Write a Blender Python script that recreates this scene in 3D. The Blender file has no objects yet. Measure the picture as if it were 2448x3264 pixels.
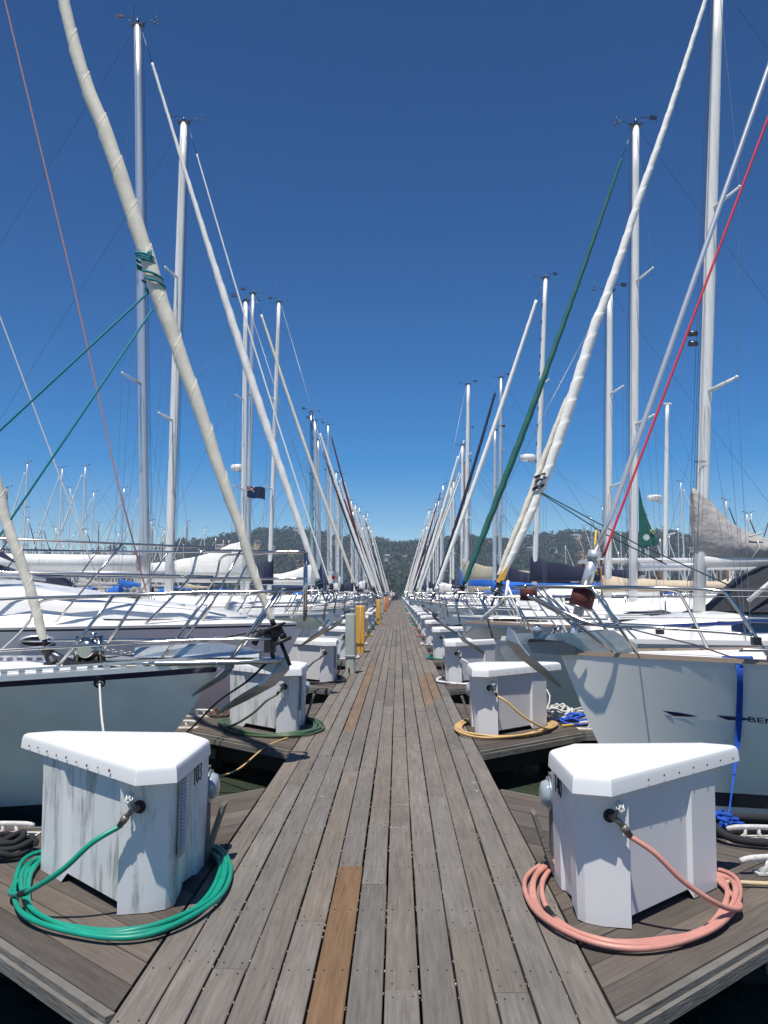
import bpy, bmesh, math, random
import numpy as np
from mathutils import Vector, Matrix, noise
from mathutils.bvhtree import BVHTree
random.seed(7)
R = random.Random(11)
SC = bpy.context.scene
COL = SC.collection
WZ = -0.42            # water level; the walkway's top is z = 0

# ------------------------------------------------------------------ camera
W_, H_ = 2448, 3264
F = 2640.0; HY = 1890.0; VX = 1268.0
PIT = math.atan((HY-H_/2)/F); YAW = math.atan((VX-W_/2)/F*math.cos(PIT))
CX, CZ = 0.12, 1.45
cp, sp, cy, sy = math.cos(PIT), math.sin(PIT), math.cos(YAW), math.sin(YAW)
FW = Vector((-sy*cp, cy*cp, sp)); RT = Vector((cy, sy, 0)); UP = Vector((sy*sp, -cy*sp, cp))
def ray(x, y): return FW + RT*((x-W_/2)/F) - UP*((y-H_/2)/F)
def aty(x, y, Y):
    d = ray(x, y); t = Y/d.y; return Vector((CX+t*d.x, Y, CZ+t*d.z))
def atz(x, y, z=0.0):
    d = ray(x, y); t = (z-CZ)/d.z; return Vector((CX+t*d.x, t*d.y, z))
cam = bpy.data.cameras.new('camera'); co = bpy.data.objects.new('camera', cam); COL.objects.link(co)
cam.sensor_fit = 'VERTICAL'; cam.sensor_height = 36; cam.lens = F*36/H_
cam.clip_end = 6000; cam.clip_start = 0.05
co.matrix_world = Matrix(((RT.x, UP.x, -FW.x, CX), (RT.y, UP.y, -FW.y, 0), (RT.z, UP.z, -FW.z, CZ), (0, 0, 0, 1)))
SC.camera = co

# ------------------------------------------------------------------ light
SD = Vector((-0.12, -0.36, 1.0)).normalized()      # towards the sun, read off the boxes' shadows
sun = bpy.data.lights.new('sun', 'SUN'); so = bpy.data.objects.new('sun', sun); COL.objects.link(so)
sun.energy = 4.6; sun.angle = math.radians(0.53); sun.color = (1, .945, .865)
so.rotation_euler = SD.to_track_quat('Z', 'Y').to_euler()
SKY_L0, SKY_G = 4.2, .50      # steeper fall of brightness from horizon to zenith, as a phone renders a clear sky
wd = bpy.data.worlds.new('World'); SC.world = wd; wd.use_nodes = True
nt = wd.node_tree; nt.nodes.clear()
sk = nt.nodes.new('ShaderNodeTexSky'); sk.sky_type = 'NISHITA'; sk.sun_disc = False
sk.sun_elevation = math.asin(SD.z); sk.sun_rotation = math.atan2(SD.x, SD.y)
sk.altitude = 0; sk.air_density = 1.0; sk.dust_density = 0.0; sk.ozone_density = 6.0
bg = nt.nodes.new('ShaderNodeBackground'); bg.inputs[1].default_value = 0.095
wo = nt.nodes.new('ShaderNodeOutputWorld')
hs = nt.nodes.new('ShaderNodeHueSaturation'); hs.inputs['Saturation'].default_value = 1.62; hs.inputs['Hue'].default_value = .509
nt.links.new(sk.outputs[0], hs.inputs['Color'])
bw = nt.nodes.new('ShaderNodeRGBToBW'); dv = nt.nodes.new('ShaderNodeMath'); dv.operation = 'DIVIDE'; dv.inputs[1].default_value = SKY_L0
pw = nt.nodes.new('ShaderNodeMath'); pw.operation = 'POWER'; pw.inputs[1].default_value = SKY_G
k2 = nt.nodes.new('ShaderNodeVectorMath'); k2.operation = 'SCALE'
nt.links.new(sk.outputs[0], bw.inputs[0]); nt.links.new(bw.outputs[0], dv.inputs[0]); nt.links.new(dv.outputs[0], pw.inputs[0])
nt.links.new(hs.outputs[0], k2.inputs[0]); nt.links.new(pw.outputs[0], k2.inputs[3]); nt.links.new(k2.outputs[0], bg.inputs[0]); nt.links.new(bg.outputs[0], wo.inputs[0])
SC.view_settings.view_transform = 'Standard'; SC.view_settings.look = 'None'
SC.view_settings.exposure = 0.34; SC.view_settings.gamma = 1
SC.cycles.max_bounces = 6; SC.cycles.use_denoising = True

# ------------------------------------------------------------------ materials
MATS = {}
def nd(t, k, **kw):
    n = t.nodes.new(k)
    for a, b in kw.items(): setattr(n, a, b)
    return n
def mat(name, col, rough=.5, metal=0, var=.0, vs=3.0, bump=0, bs=40, coat=0, stretch=None, tint=False, dirt=None, spec=None):
    """col (linear); var = brightness variation by noise; dirt=(colour, amount, scale, stretch)"""
    if name in MATS: return MATS[name]
    m = bpy.data.materials.new(name); m.use_nodes = True; t = m.node_tree
    b = t.nodes['Principled BSDF']
    b.inputs['Base Color'].default_value = (*col, 1); b.inputs['Roughness'].default_value = rough
    b.inputs['Metallic'].default_value = metal
    if coat: b.inputs['Coat Weight'].default_value = coat; b.inputs['Coat Roughness'].default_value = .08
    if spec is not None: b.inputs['Specular IOR Level'].default_value = spec
    tc = nd(t, 'ShaderNodeTexCoord'); mp = nd(t, 'ShaderNodeMapping'); t.links.new(tc.outputs['Object'], mp.inputs[0])
    if stretch: mp.inputs['Scale'].default_value = stretch
    last = None
    if var or tint:
        rgb = nd(t, 'ShaderNodeRGB'); rgb.outputs[0].default_value = (*col, 1); last = rgb.outputs[0]
    if tint:
        at = nd(t, 'ShaderNodeAttribute', attribute_name='tint'); mx = nd(t, 'ShaderNodeMix', data_type='RGBA', blend_type='MULTIPLY')
        mx.inputs[0].default_value = 1; t.links.new(last, mx.inputs[6]); t.links.new(at.outputs['Color'], mx.inputs[7]); last = mx.outputs[2]
    if var:
        n = nd(t, 'ShaderNodeTexNoise'); n.inputs['Scale'].default_value = vs; n.inputs['Detail'].default_value = 8; n.inputs['Roughness'].default_value = .65
        t.links.new(mp.outputs[0], n.inputs[0])
        mr = nd(t, 'ShaderNodeMapRange'); mr.inputs[1].default_value = .25; mr.inputs[2].default_value = .75
        mr.inputs[3].default_value = 1-var; mr.inputs[4].default_value = 1+var; t.links.new(n.outputs[0], mr.inputs[0])
        mx = nd(t, 'ShaderNodeVectorMath', operation='SCALE'); t.links.new(last, mx.inputs[0]); t.links.new(mr.outputs[0], mx.inputs[3]); last = mx.outputs[0]
    if dirt:
        dc, da, ds, dst = dirt
        m2 = nd(t, 'ShaderNodeMapping'); m2.inputs['Scale'].default_value = dst; t.links.new(tc.outputs['Object'], m2.inputs[0])
        n = nd(t, 'ShaderNodeTexNoise'); n.inputs['Scale'].default_value = ds; n.inputs['Detail'].default_value = 6; n.inputs['Roughness'].default_value = .7
        t.links.new(m2.outputs[0], n.inputs[0])
        mr = nd(t, 'ShaderNodeMapRange'); mr.inputs[1].default_value = .52 if da < .9 else .50; mr.inputs[2].default_value = .74 if da < .9 else .70; mr.inputs[3].default_value = 0; mr.inputs[4].default_value = da
        t.links.new(n.outputs[0], mr.inputs[0])
        mx = nd(t, 'ShaderNodeMix', data_type='RGBA'); t.links.new(mr.outputs[0], mx.inputs[0])
        if last: t.links.new(last, mx.inputs[6])
        else: mx.inputs[6].default_value = (*col, 1)
        mx.inputs[7].default_value = (*dc, 1); last = mx.outputs[2]
    if last: t.links.new(last, b.inputs['Base Color'])
    if bump:
        n = nd(t, 'ShaderNodeTexNoise'); n.inputs['Scale'].default_value = bs; n.inputs['Detail'].default_value = 5
        t.links.new(mp.outputs[0], n.inputs[0])
        bp = nd(t, 'ShaderNodeBump'); bp.inputs['Strength'].default_value = bump; bp.inputs['Distance'].default_value = .06 if bs < 10 and bump > .2 else .01
        t.links.new(n.outputs[0], bp.inputs['Height']); t.links.new(bp.outputs[0], b.inputs['Normal'])
    MATS[name] = m; return m

def wood(name, axis, base=(.20, .17, .15)):
    """weathered boards: grain along axis, per-board tint from the mesh attribute"""
    if name in MATS: return MATS[name]
    m = bpy.data.materials.new(name); m.use_nodes = True; t = m.node_tree; b = t.nodes['Principled BSDF']; L = t.links.new
    tc = nd(t, 'ShaderNodeTexCoord'); at = nd(t, 'ShaderNodeAttribute', attribute_name='tint')
    # every board reads its own patch of the grain: shift by the tint's alpha-like green channel
    sh = nd(t, 'ShaderNodeVectorMath', operation='SCALE'); sh.inputs[3].default_value = 37.0; L(at.outputs['Color'], sh.inputs[0])
    ad = nd(t, 'ShaderNodeVectorMath', operation='ADD'); L(tc.outputs['Object'], ad.inputs[0]); L(sh.outputs[0], ad.inputs[1])
    def noi(s, sc, det, dist=0, rgh=.6):
        mp = nd(t, 'ShaderNodeMapping'); mp.inputs['Scale'].default_value = s; L(ad.outputs[0], mp.inputs[0])
        n = nd(t, 'ShaderNodeTexNoise'); n.inputs['Scale'].default_value = sc; n.inputs['Detail'].default_value = det
        n.inputs['Distortion'].default_value = dist; n.inputs['Roughness'].default_value = rgh; L(mp.outputs[0], n.inputs[0]); return n.outputs[0]
    st = {'y': (1, .045, 1), 'x': (.045, 1, 1), 'd': (.045, 1, 1)}[axis]
    if axis == 'd':
        sx_ = nd(t, 'ShaderNodeSeparateXYZ'); L(tc.outputs['Object'], sx_.inputs[0]); ab = nd(t, 'ShaderNodeMath', operation='ABSOLUTE'); L(sx_.outputs[1], ab.inputs[0])
        cb = nd(t, 'ShaderNodeCombineXYZ'); L(sx_.outputs[0], cb.inputs[0]); L(ab.outputs[0], cb.inputs[1])
        ro = nd(t, 'ShaderNodeVectorRotate', rotation_type='Z_AXIS'); ro.inputs['Angle'].default_value = math.atan(.885); L(cb.outputs[0], ro.inputs['Vector']); L(ro.outputs[0], ad.inputs[0])
    g = noi(st, 75, 7, .4, .7); g2 = noi(tuple(min(1, s*3.2) for s in st), 11, 6, 1.2); big = noi((1, .5, 1), 1.6, 4); spk = noi((1, .55, 1), 55, 3)
    def rng(x, a, b_, c, d):
        r = nd(t, 'ShaderNodeMapRange'); r.inputs[1].default_value = a; r.inputs[2].default_value = b_; r.inputs[3].default_value = c; r.inputs[4].default_value = d; L(x, r.inputs[0]); return r.outputs[0]
    def mul(a, b_):
        q = nd(t, 'ShaderNodeMath', operation='MULTIPLY'); L(a, q.inputs[0]); L(b_, q.inputs[1]); return q.outputs[0]
    v = mul(mul(rng(g, .3, .7, .72, 1.22), rng(g2, .3, .7, .86, 1.12)), mul(rng(big, .3, .7, .86, 1.14), rng(spk, .62, .74, 1, 1.22)))
    crack = rng(g, .27, .33, .35, 1.0); v = mul(v, crack)
    base_n = nd(t, 'ShaderNodeRGB'); base_n.outputs[0].default_value = (*base, 1)
    mx = nd(t, 'ShaderNodeMix', data_type='RGBA', blend_type='MULTIPLY'); mx.inputs[0].default_value = 1
    L(base_n.outputs[0], mx.inputs[6]); L(at.outputs['Color'], mx.inputs[7])
    sc_ = nd(t, 'ShaderNodeVectorMath', operation='SCALE'); L(mx.outputs[2], sc_.inputs[0]); L(v, sc_.inputs[3])
    L(sc_.outputs[0], b.inputs['Base Color']); b.inputs['Roughness'].default_value = .82; b.inputs['Specular IOR Level'].default_value = .3
    bp = nd(t, 'ShaderNodeBump'); bp.inputs['Strength'].default_value = .5; bp.inputs['Distance'].default_value = .004
    L(v, bp.inputs['Height']); L(bp.outputs[0], b.inputs['Normal'])
    MATS[name] = m; return m

WHITE = mat('white_gelcoat', (.78, .77, .74), .28, var=.04, vs=2, coat=.3)
DECKW = mat('white_deck_paint', (.76, .76, .74), .55, var=.05, vs=4, bump=.1, bs=150)
GREYHULL = mat('grey_hull_paint', (.86, .82, .72), .28, var=.12, vs=2.2, coat=.08, bump=.03, bs=5)
STEEL = mat('polished_steel', (.50, .49, .48), .17, 1)
GALV = mat('galvanized_steel', (.42, .45, .47), .42, .75, var=.18, vs=25)
DARKST = mat('dark_steel', (.10, .11, .13), .35, .8)
ALU = mat('anodized_aluminium', (.62, .63, .65), .34, .55, var=.06, vs=1.5, stretch=(1, 1, .1))
MASTW = mat('white_painted_mast', (.72, .72, .70), .35, var=.07, vs=3, stretch=(4, 4, .3), dirt=((.30, .28, .25), .5, 4, (6, 6, .35)))
SAILW = mat('white_sailcloth', (.76, .75, .71), .7, var=.06, vs=9, bump=.6, bs=14)
SAILC = mat('cream_sailcloth', (.66, .62, .52), .75, var=.10, vs=7, bump=.3, bs=30, dirt=((.36, .34, .28), .45, 5, (1, 1, 1)))
SAILG = mat('green_sailcloth', (.012, .11, .09), .7, var=.15, vs=7, bump=.25, bs=30)
SAILN = mat('navy_sailcloth', (.008, .012, .038), .7, var=.15, vs=7)
SAILR = mat('maroon_sailcloth', (.10, .02, .03), .7, var=.15, vs=7)
CANG = mat('grey_canvas', (.36, .345, .33), .85, var=.08, vs=6, bump=1.0, bs=4.5)
CANN = mat('navy_canvas', (.008, .012, .04), .85, var=.12, vs=5, bump=.3, bs=9)
CANB = mat('blue_canvas', (.006, .12, .50), .8, var=.1, vs=5, bump=.3, bs=9)
CANT = mat('tan_canvas', (.52, .43, .31), .85, var=.08, vs=5, bump=.3, bs=9)
CANK = mat('black_canvas', (.02, .022, .03), .8, var=.15, vs=5, bump=.3, bs=9)
CANW = mat('white_canvas', (.72, .71, .67), .8, var=.06, vs=5, bump=.3, bs=9)
TEAK = mat('varnished_teak', (.24, .10, .035), .4, var=.2, vs=6, stretch=(1, 8, 8))
TEAKG = mat('grey_teak', (.33, .25, .19), .7, var=.15, vs=10, stretch=(1, 8, 8))
BRONZE = mat('spruce_mast_varnish', (.30, .13, .05), .4, var=.15, vs=5)
GLASS = mat('dark_cabin_glass', (.015, .02, .03), .06, coat=.6)
GREENGL = mat('green_windshield_glass', (.03, .10, .11), .05, coat=.6)
NAVY = mat('navy_paint', (.008, .012, .045), .3, coat=.3)
NAVYB = mat('blue_stripe_paint', (.02, .035, .16), .3)
BLACK = mat('black_rubber', (.012, .012, .014), .5)
WIRE = mat('rigging_wire', (.30, .31, .33), .4, .7)
WIREK = mat('dark_rigging', (.05, .06, .08), .6)
ANTIF = mat('dark_bottom_paint', (.012, .018, .022), .7)
DRUM = mat('oxblood_rope', (.085, .015, .015), .7, bump=1, bs=60)
TEAL = mat('teal_rope', (.01, .20, .24), .8, bump=.8, bs=150)
ROPEW = mat('white_rope', (.62, .61, .57), .85, bump=1, bs=140, var=.2, vs=90)
ROPEB = mat('blue_rope', (.01, .08, .46), .8, bump=.8, bs=140, var=.2, vs=90)
ROPEK = mat('black_rope', (.015, .016, .02), .8, bump=.8, bs=140)
ROPEY = mat('yellow_rope', (.62, .40, .05), .7, bump=.6, bs=140)
ROPER = mat('red_line', (.60, .03, .06), .7, var=.35, vs=50)
ROPEP = mat('faded_pink_line', (.42, .22, .19), .8)
WOODY = wood('weathered_boards_along', 'y', (.166, .149, .131)); WOODX = wood('weathered_boards_across', 'x', (.130, .110, .094)); WOODD = wood('weathered_boards_diagonal', 'd', (.135, .112, .094))
FASC = mat('weathered_fascia', (.15, .14, .125), .9, var=.35, vs=7, bump=.5, bs=40, stretch=(.3, .3, 3), dirt=((.05, .05, .04), .7, 5, (1, 1, 1)))
DARKW = mat('dark_underdeck_timber', (.025, .022, .018), .9, var=.3, vs=5)  # near-black timber below the decks, so the board gaps look dark
BOXW = mat('rotomoulded_plastic', (.70, .70, .69), .42, var=.03, vs=3, bump=.06, bs=200)
BOXD = mat('algae_stained_plastic', (.69, .70, .70), .45, var=.03, vs=3, bump=.06, bs=200, dirt=((.13, .155, .11), .92, 3.0, (3.2, 3.2, .6)))
LIDW = mat('white_lid_plastic', (.80, .80, .79), .35, var=.02, vs=3, bump=.04, bs=200)
RUST = mat('rusty_steel', (.13, .055, .03), .85, var=.4, vs=60)
BRASS = mat('old_brass', (.20, .185, .15), .5, .6, var=.2, vs=40)
YELP = mat('yellow_padding', (.66, .36, .045), .6, var=.06, vs=6, bump=.2, bs=30)
ORAP = mat('orange_padding', (.62, .20, .05), .6, var=.06, vs=6)
GRYP = mat('grey_green_steel', (.40, .44, .39), .45, var=.06, vs=5, dirt=((.22, .24, .2), .5, 6, (2, 2, .5)))
METERG = mat('meter_glass', (.30, .36, .40), .06, coat=.8)
def hosemat(n, c): return mat(n, c, .42, var=.22, vs=5, dirt=(tuple(x*.55+.03 for x in c), .5, 9, (1, 1, 1)))
HG = hosemat('green_hose', (.004, .27, .18)); HP = hosemat('pink_hose', (.54, .25, .20)); HY_ = hosemat('tan_hose', (.58, .38, .16))
HW = hosemat('white_hose', (.70, .72, .76)); HK = hosemat('black_hose', (.02, .022, .025)); HO = hosemat('olive_hose', (.06, .11, .055)); HYE = hosemat('yellow_hose', (.75, .48, .04))

# ------------------------------------------------------------------ mesh builder
class MB:
    def __init__(s): s.v = []; s.f = []; s.m = []; s.t = []; s.ct = (1, 1, 1); s.sm = []
    def add(s, vs, fs, mi=0, smooth=False):
        o = len(s.v); s.v += [tuple(v) for v in vs]
        for f in fs: s.f.append(tuple(o+i for i in f)); s.m.append(mi); s.t.append(s.ct); s.sm.append(smooth)
        return s
    def box(s, c, d, mi=0, rot=None):
        a, b, e = d[0]/2, d[1]/2, d[2]/2; c = Vector(c)
        P = [Vector(p) for p in ((-a,-b,-e),(a,-b,-e),(a,b,-e),(-a,b,-e),(-a,-b,e),(a,-b,e),(a,b,e),(-a,b,e))]
        if rot: P = [rot @ p for p in P]
        return s.add([c+p for p in P], [(0,3,2,1),(4,5,6,7),(0,1,5,4),(1,2,6,5),(2,3,7,6),(3,0,4,7)], mi)
    def prism(s, poly, z0, z1, mi=0):
        n = len(poly)
        if sum(poly[i][0]*poly[(i+1)%n][1]-poly[(i+1)%n][0]*poly[i][1] for i in range(n)) < 0: poly = poly[::-1]
        return s.add([(x, y, z0) for x, y in poly]+[(x, y, z1) for x, y in poly],
            [tuple(range(n-1, -1, -1)), tuple(range(n, 2*n))]+[(i, (i+1) % n, n+(i+1) % n, n+i) for i in range(n)], mi)
    def loft(s, rings, mi=0, close=True, caps=True, smooth=True, mis=None):
        n = len(rings[0]); V = [p for r in rings for p in r]; o = len(s.v); s.v += [tuple(p) for p in V]
        for i in range(len(rings)-1):
            for j in range(n if close else n-1):
                k = (j+1) % n
                s.f.append((o+i*n+j, o+i*n+k, o+(i+1)*n+k, o+(i+1)*n+j)); s.m.append(mis[j] if mis else mi); s.t.append(s.ct); s.sm.append(smooth)
        if caps:
            for r in (0, len(rings)-1):
                s.f.append(tuple(o+r*n+j for j in (range(n-1, -1, -1) if r == 0 else range(n)))); s.m.append(mi); s.t.append(s.ct); s.sm.append(False)
        return s
    def tube(s, pts, r, seg=8, mi=0, caps=True, wrap=None, flat=None):
        """r: radius or list; wrap=(pitch, depth) gives a helical lap like a furled sail; flat=(k) squashes the second axis"""
        P = [Vector(p) for p in pts]; n = len(P); rings = []; nx = None; dist = 0
        for i, p in enumerate(P):
            tg = (P[min(i+1, n-1)]-P[max(i-1, 0)])
            if tg.length < 1e-9: tg = Vector((0, 0, 1))
            tg.normalize()
            if nx is None:
                nx = tg.cross(Vector((0, 1, 0))) if abs(tg.y) < .9 else tg.cross(Vector((1, 0, 0)))
            nx = (nx - tg*nx.dot(tg)).normalized(); ny = tg.cross(nx)
            if i: dist += (P[i]-P[i-1]).length
            rr = r[i] if isinstance(r, (list, tuple)) else r; ring = []
            for k in range(seg):
                a = 2*math.pi*k/seg; q = rr
                if wrap:
                    ph = (a/(2*math.pi) - dist/wrap[0]) % 1.0
                    q = rr*(1-wrap[1]*ph+wrap[1]*.5)
                ring.append(p+nx*(q*math.cos(a))+ny*(q*math.sin(a)*(flat or 1)))
            rings.append(ring)
        return s.loft(rings, mi, True, caps, seg > 4)
    def disc(s, c, nrm, r, h=.004, seg=12, mi=0):
        n = Vector(nrm).normalized(); return s.tube([Vector(c), Vector(c)+n*h], r, seg, mi)
    def sphere(s, c, r, seg=10, mi=0, sc=(1, 1, 1), half=False):
        rings = []; N = seg//2; c = Vector(c)
        for i in range(N+1):
            th = math.pi*(i/N)*(0.5 if half else 1); q = max(math.sin(th), 1e-3)
            rings.append([c+Vector((r*q*math.cos(2*math.pi*k/seg)*sc[0], r*q*math.sin(2*math.pi*k/seg)*sc[1], r*math.cos(th)*sc[2])) for k in range(seg)])
        return s.loft(rings[::-1], mi)
    def build(s, name, mats, parent=None, off=None, loc=None):
        me = bpy.data.meshes.new(name)
        if not isinstance(mats, (list, tuple)): mats = [mats]
        V = s.v
        if off is not None: V = [(x-off[0], y-off[1], z-off[2]) for x, y, z in V]
        me.from_pydata(V, [], s.f)
        for m in mats: me.materials.append(m)
        me.polygons.foreach_set('material_index', s.m); me.polygons.foreach_set('use_smooth', s.sm)
        if any(t != (1, 1, 1) for t in s.t):
            ca = me.color_attributes.new('tint', 'FLOAT_COLOR', 'CORNER'); buf = []
            for p, t in zip(me.polygons, s.t): buf += [t[0], t[1], t[2], 1.0]*p.loop_total
            ca.data.foreach_set('color', buf)
        bm = bmesh.new(); bm.from_mesh(me); bmesh.ops.recalc_face_normals(bm, faces=bm.faces); bm.to_mesh(me); bm.free()
        o = bpy.data.objects.new(name, me); COL.objects.link(o)
        if loc is not None: o.location = loc
        if parent is not None: o.parent = parent
        return o
def tag(o, label=None, cat=None, group=None, kind=None):
    if label: o['label'] = label
    if cat: o['category'] = cat
    if group: o['group'] = group
    if kind: o['kind'] = kind
    return o
def empty(name, loc=(0, 0, 0), rz=0, **k):
    o = bpy.data.objects.new(name, None); o.empty_display_size = .2; COL.objects.link(o); o.location = loc; o.rotation_euler = (0, 0, rz); tag(o, **k); return o
def copy_tree(o, parent=None):
    c = o.copy(); COL.objects.link(c)
    if parent is not None: c.parent = parent
    for ch in KIDS.get(o.name, []) or list(o.children): copy_tree(ch, c)
    return c
KIDS = {}
def single(name, mb, mats, label, cat, group=None, loc=None):
    """a top-level thing of one mesh, its origin at the given base point"""
    if loc is None:
        a = np.array(mb.v); loc = (float(a[:, 0].mean()), float(a[:, 1].mean()), float(a[:, 2].min()))
    return tag(mb.build(name, mats, off=loc, loc=loc), label, cat, group)
def catmull(P, n=8, closed=False):
    P = [Vector(p) for p in P]; N = len(P); out = []
    for i in range(N if closed else N-1):
        g = lambda k: P[k % N] if closed else P[max(0, min(N-1, k))]
        a, b, c, d = g(i-1), g(i), g(i+1), g(i+2)
        for k in range(n):
            t = k/n; out.append(.5*((2*b)+(-a+c)*t+(2*a-5*b+4*c-d)*t*t+(-a+3*b-3*c+d)*t**3))
    if not closed: out.append(P[-1])
    return out
def lerp(a, b, t): return a+(b-a)*t
def line(a, b, n): a = Vector(a); b = Vector(b); return [a.lerp(b, i/(n-1)) for i in range(n)]
def text_mesh(txt, size, thick=.002):
    cu = bpy.data.curves.new('lettering', 'FONT'); cu.body = txt; cu.size = size; cu.extrude = thick; cu.align_x = 'CENTER'; cu.align_y = 'CENTER'
    o = bpy.data.objects.new('lettering', cu); COL.objects.link(o); dg = bpy.context.evaluated_depsgraph_get()
    me = bpy.data.meshes.new_from_object(o.evaluated_get(dg)); bpy.data.objects.remove(o); return me
def put_text(txt, size, center, right, up, m, parent, name='lettering', sx=1, thick=.002, label=None):
    me = text_mesh(txt, size, thick); r = Vector(right).normalized(); u = Vector(up).normalized(); n = r.cross(u)
    for v in me.vertices: v.co = Vector(center)+r*(v.co.x*sx)+u*v.co.y+n*v.co.z
    me.materials.clear(); me.materials.append(m)
    o = bpy.data.objects.new(name, me); COL.objects.link(o); o.parent = parent
    return o
ORD = ['nearest', 'second', 'third', 'fourth', 'fifth', 'sixth', 'seventh', 'eighth', 'ninth', 'tenth']
SIDE = {-1: 'left', 1: 'right'}
PITCH = 4.85; YC0 = 4.69
def yc(n): return YC0+PITCH*(n-1)          # finger pier n
def ys(n): return yc(n)+PITCH/2-.01        # slip (boat) n
NS = 36

# ------------------------------------------------------------------ water, walkway, finger piers
def water():
    m = bpy.data.materials.new('harbour_water'); m.use_nodes = True; t = m.node_tree; b = t.nodes['Principled BSDF']
    b.inputs['Base Color'].default_value = (.045, .060, .040, 1); b.inputs['Roughness'].default_value = .04; b.inputs['IOR'].default_value = 1.33
    tc = nd(t, 'ShaderNodeTexCoord'); h = None
    for sc, w in ((1.6, 1.0), (6.5, .35), (24, .1)):
        mp = nd(t, 'ShaderNodeMapping'); mp.inputs['Scale'].default_value = (1, .8, 1); t.links.new(tc.outputs['Object'], mp.inputs[0])
        n = nd(t, 'ShaderNodeTexNoise'); n.inputs['Scale'].default_value = sc; n.inputs['Detail'].default_value = 3; t.links.new(mp.outputs[0], n.inputs[0])
        k = nd(t, 'ShaderNodeMath', operation='MULTIPLY'); k.inputs[1].default_value = w; t.links.new(n.outputs[0], k.inputs[0])
        if h: a = nd(t, 'ShaderNodeMath', operation='ADD'); t.links.new(h, a.inputs[0]); t.links.new(k.outputs[0], a.inputs[1]); h = a.outputs[0]
        else: h = k.outputs[0]
    bp = nd(t, 'ShaderNodeBump'); bp.inputs['Strength'].default_value = .55; bp.inputs['Distance'].default_value = .12
    t.links.new(h, bp.inputs['Height']); t.links.new(bp.outputs[0], b.inputs['Normal'])
    mb = MB(); mb.add([(-2500, -60, WZ), (2500, -60, WZ), (2500, 2600, WZ), (-2500, 2600, WZ)], [(0, 1, 2, 3)])
    tag(mb.build('water', m), kind='structure')
water()

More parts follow.
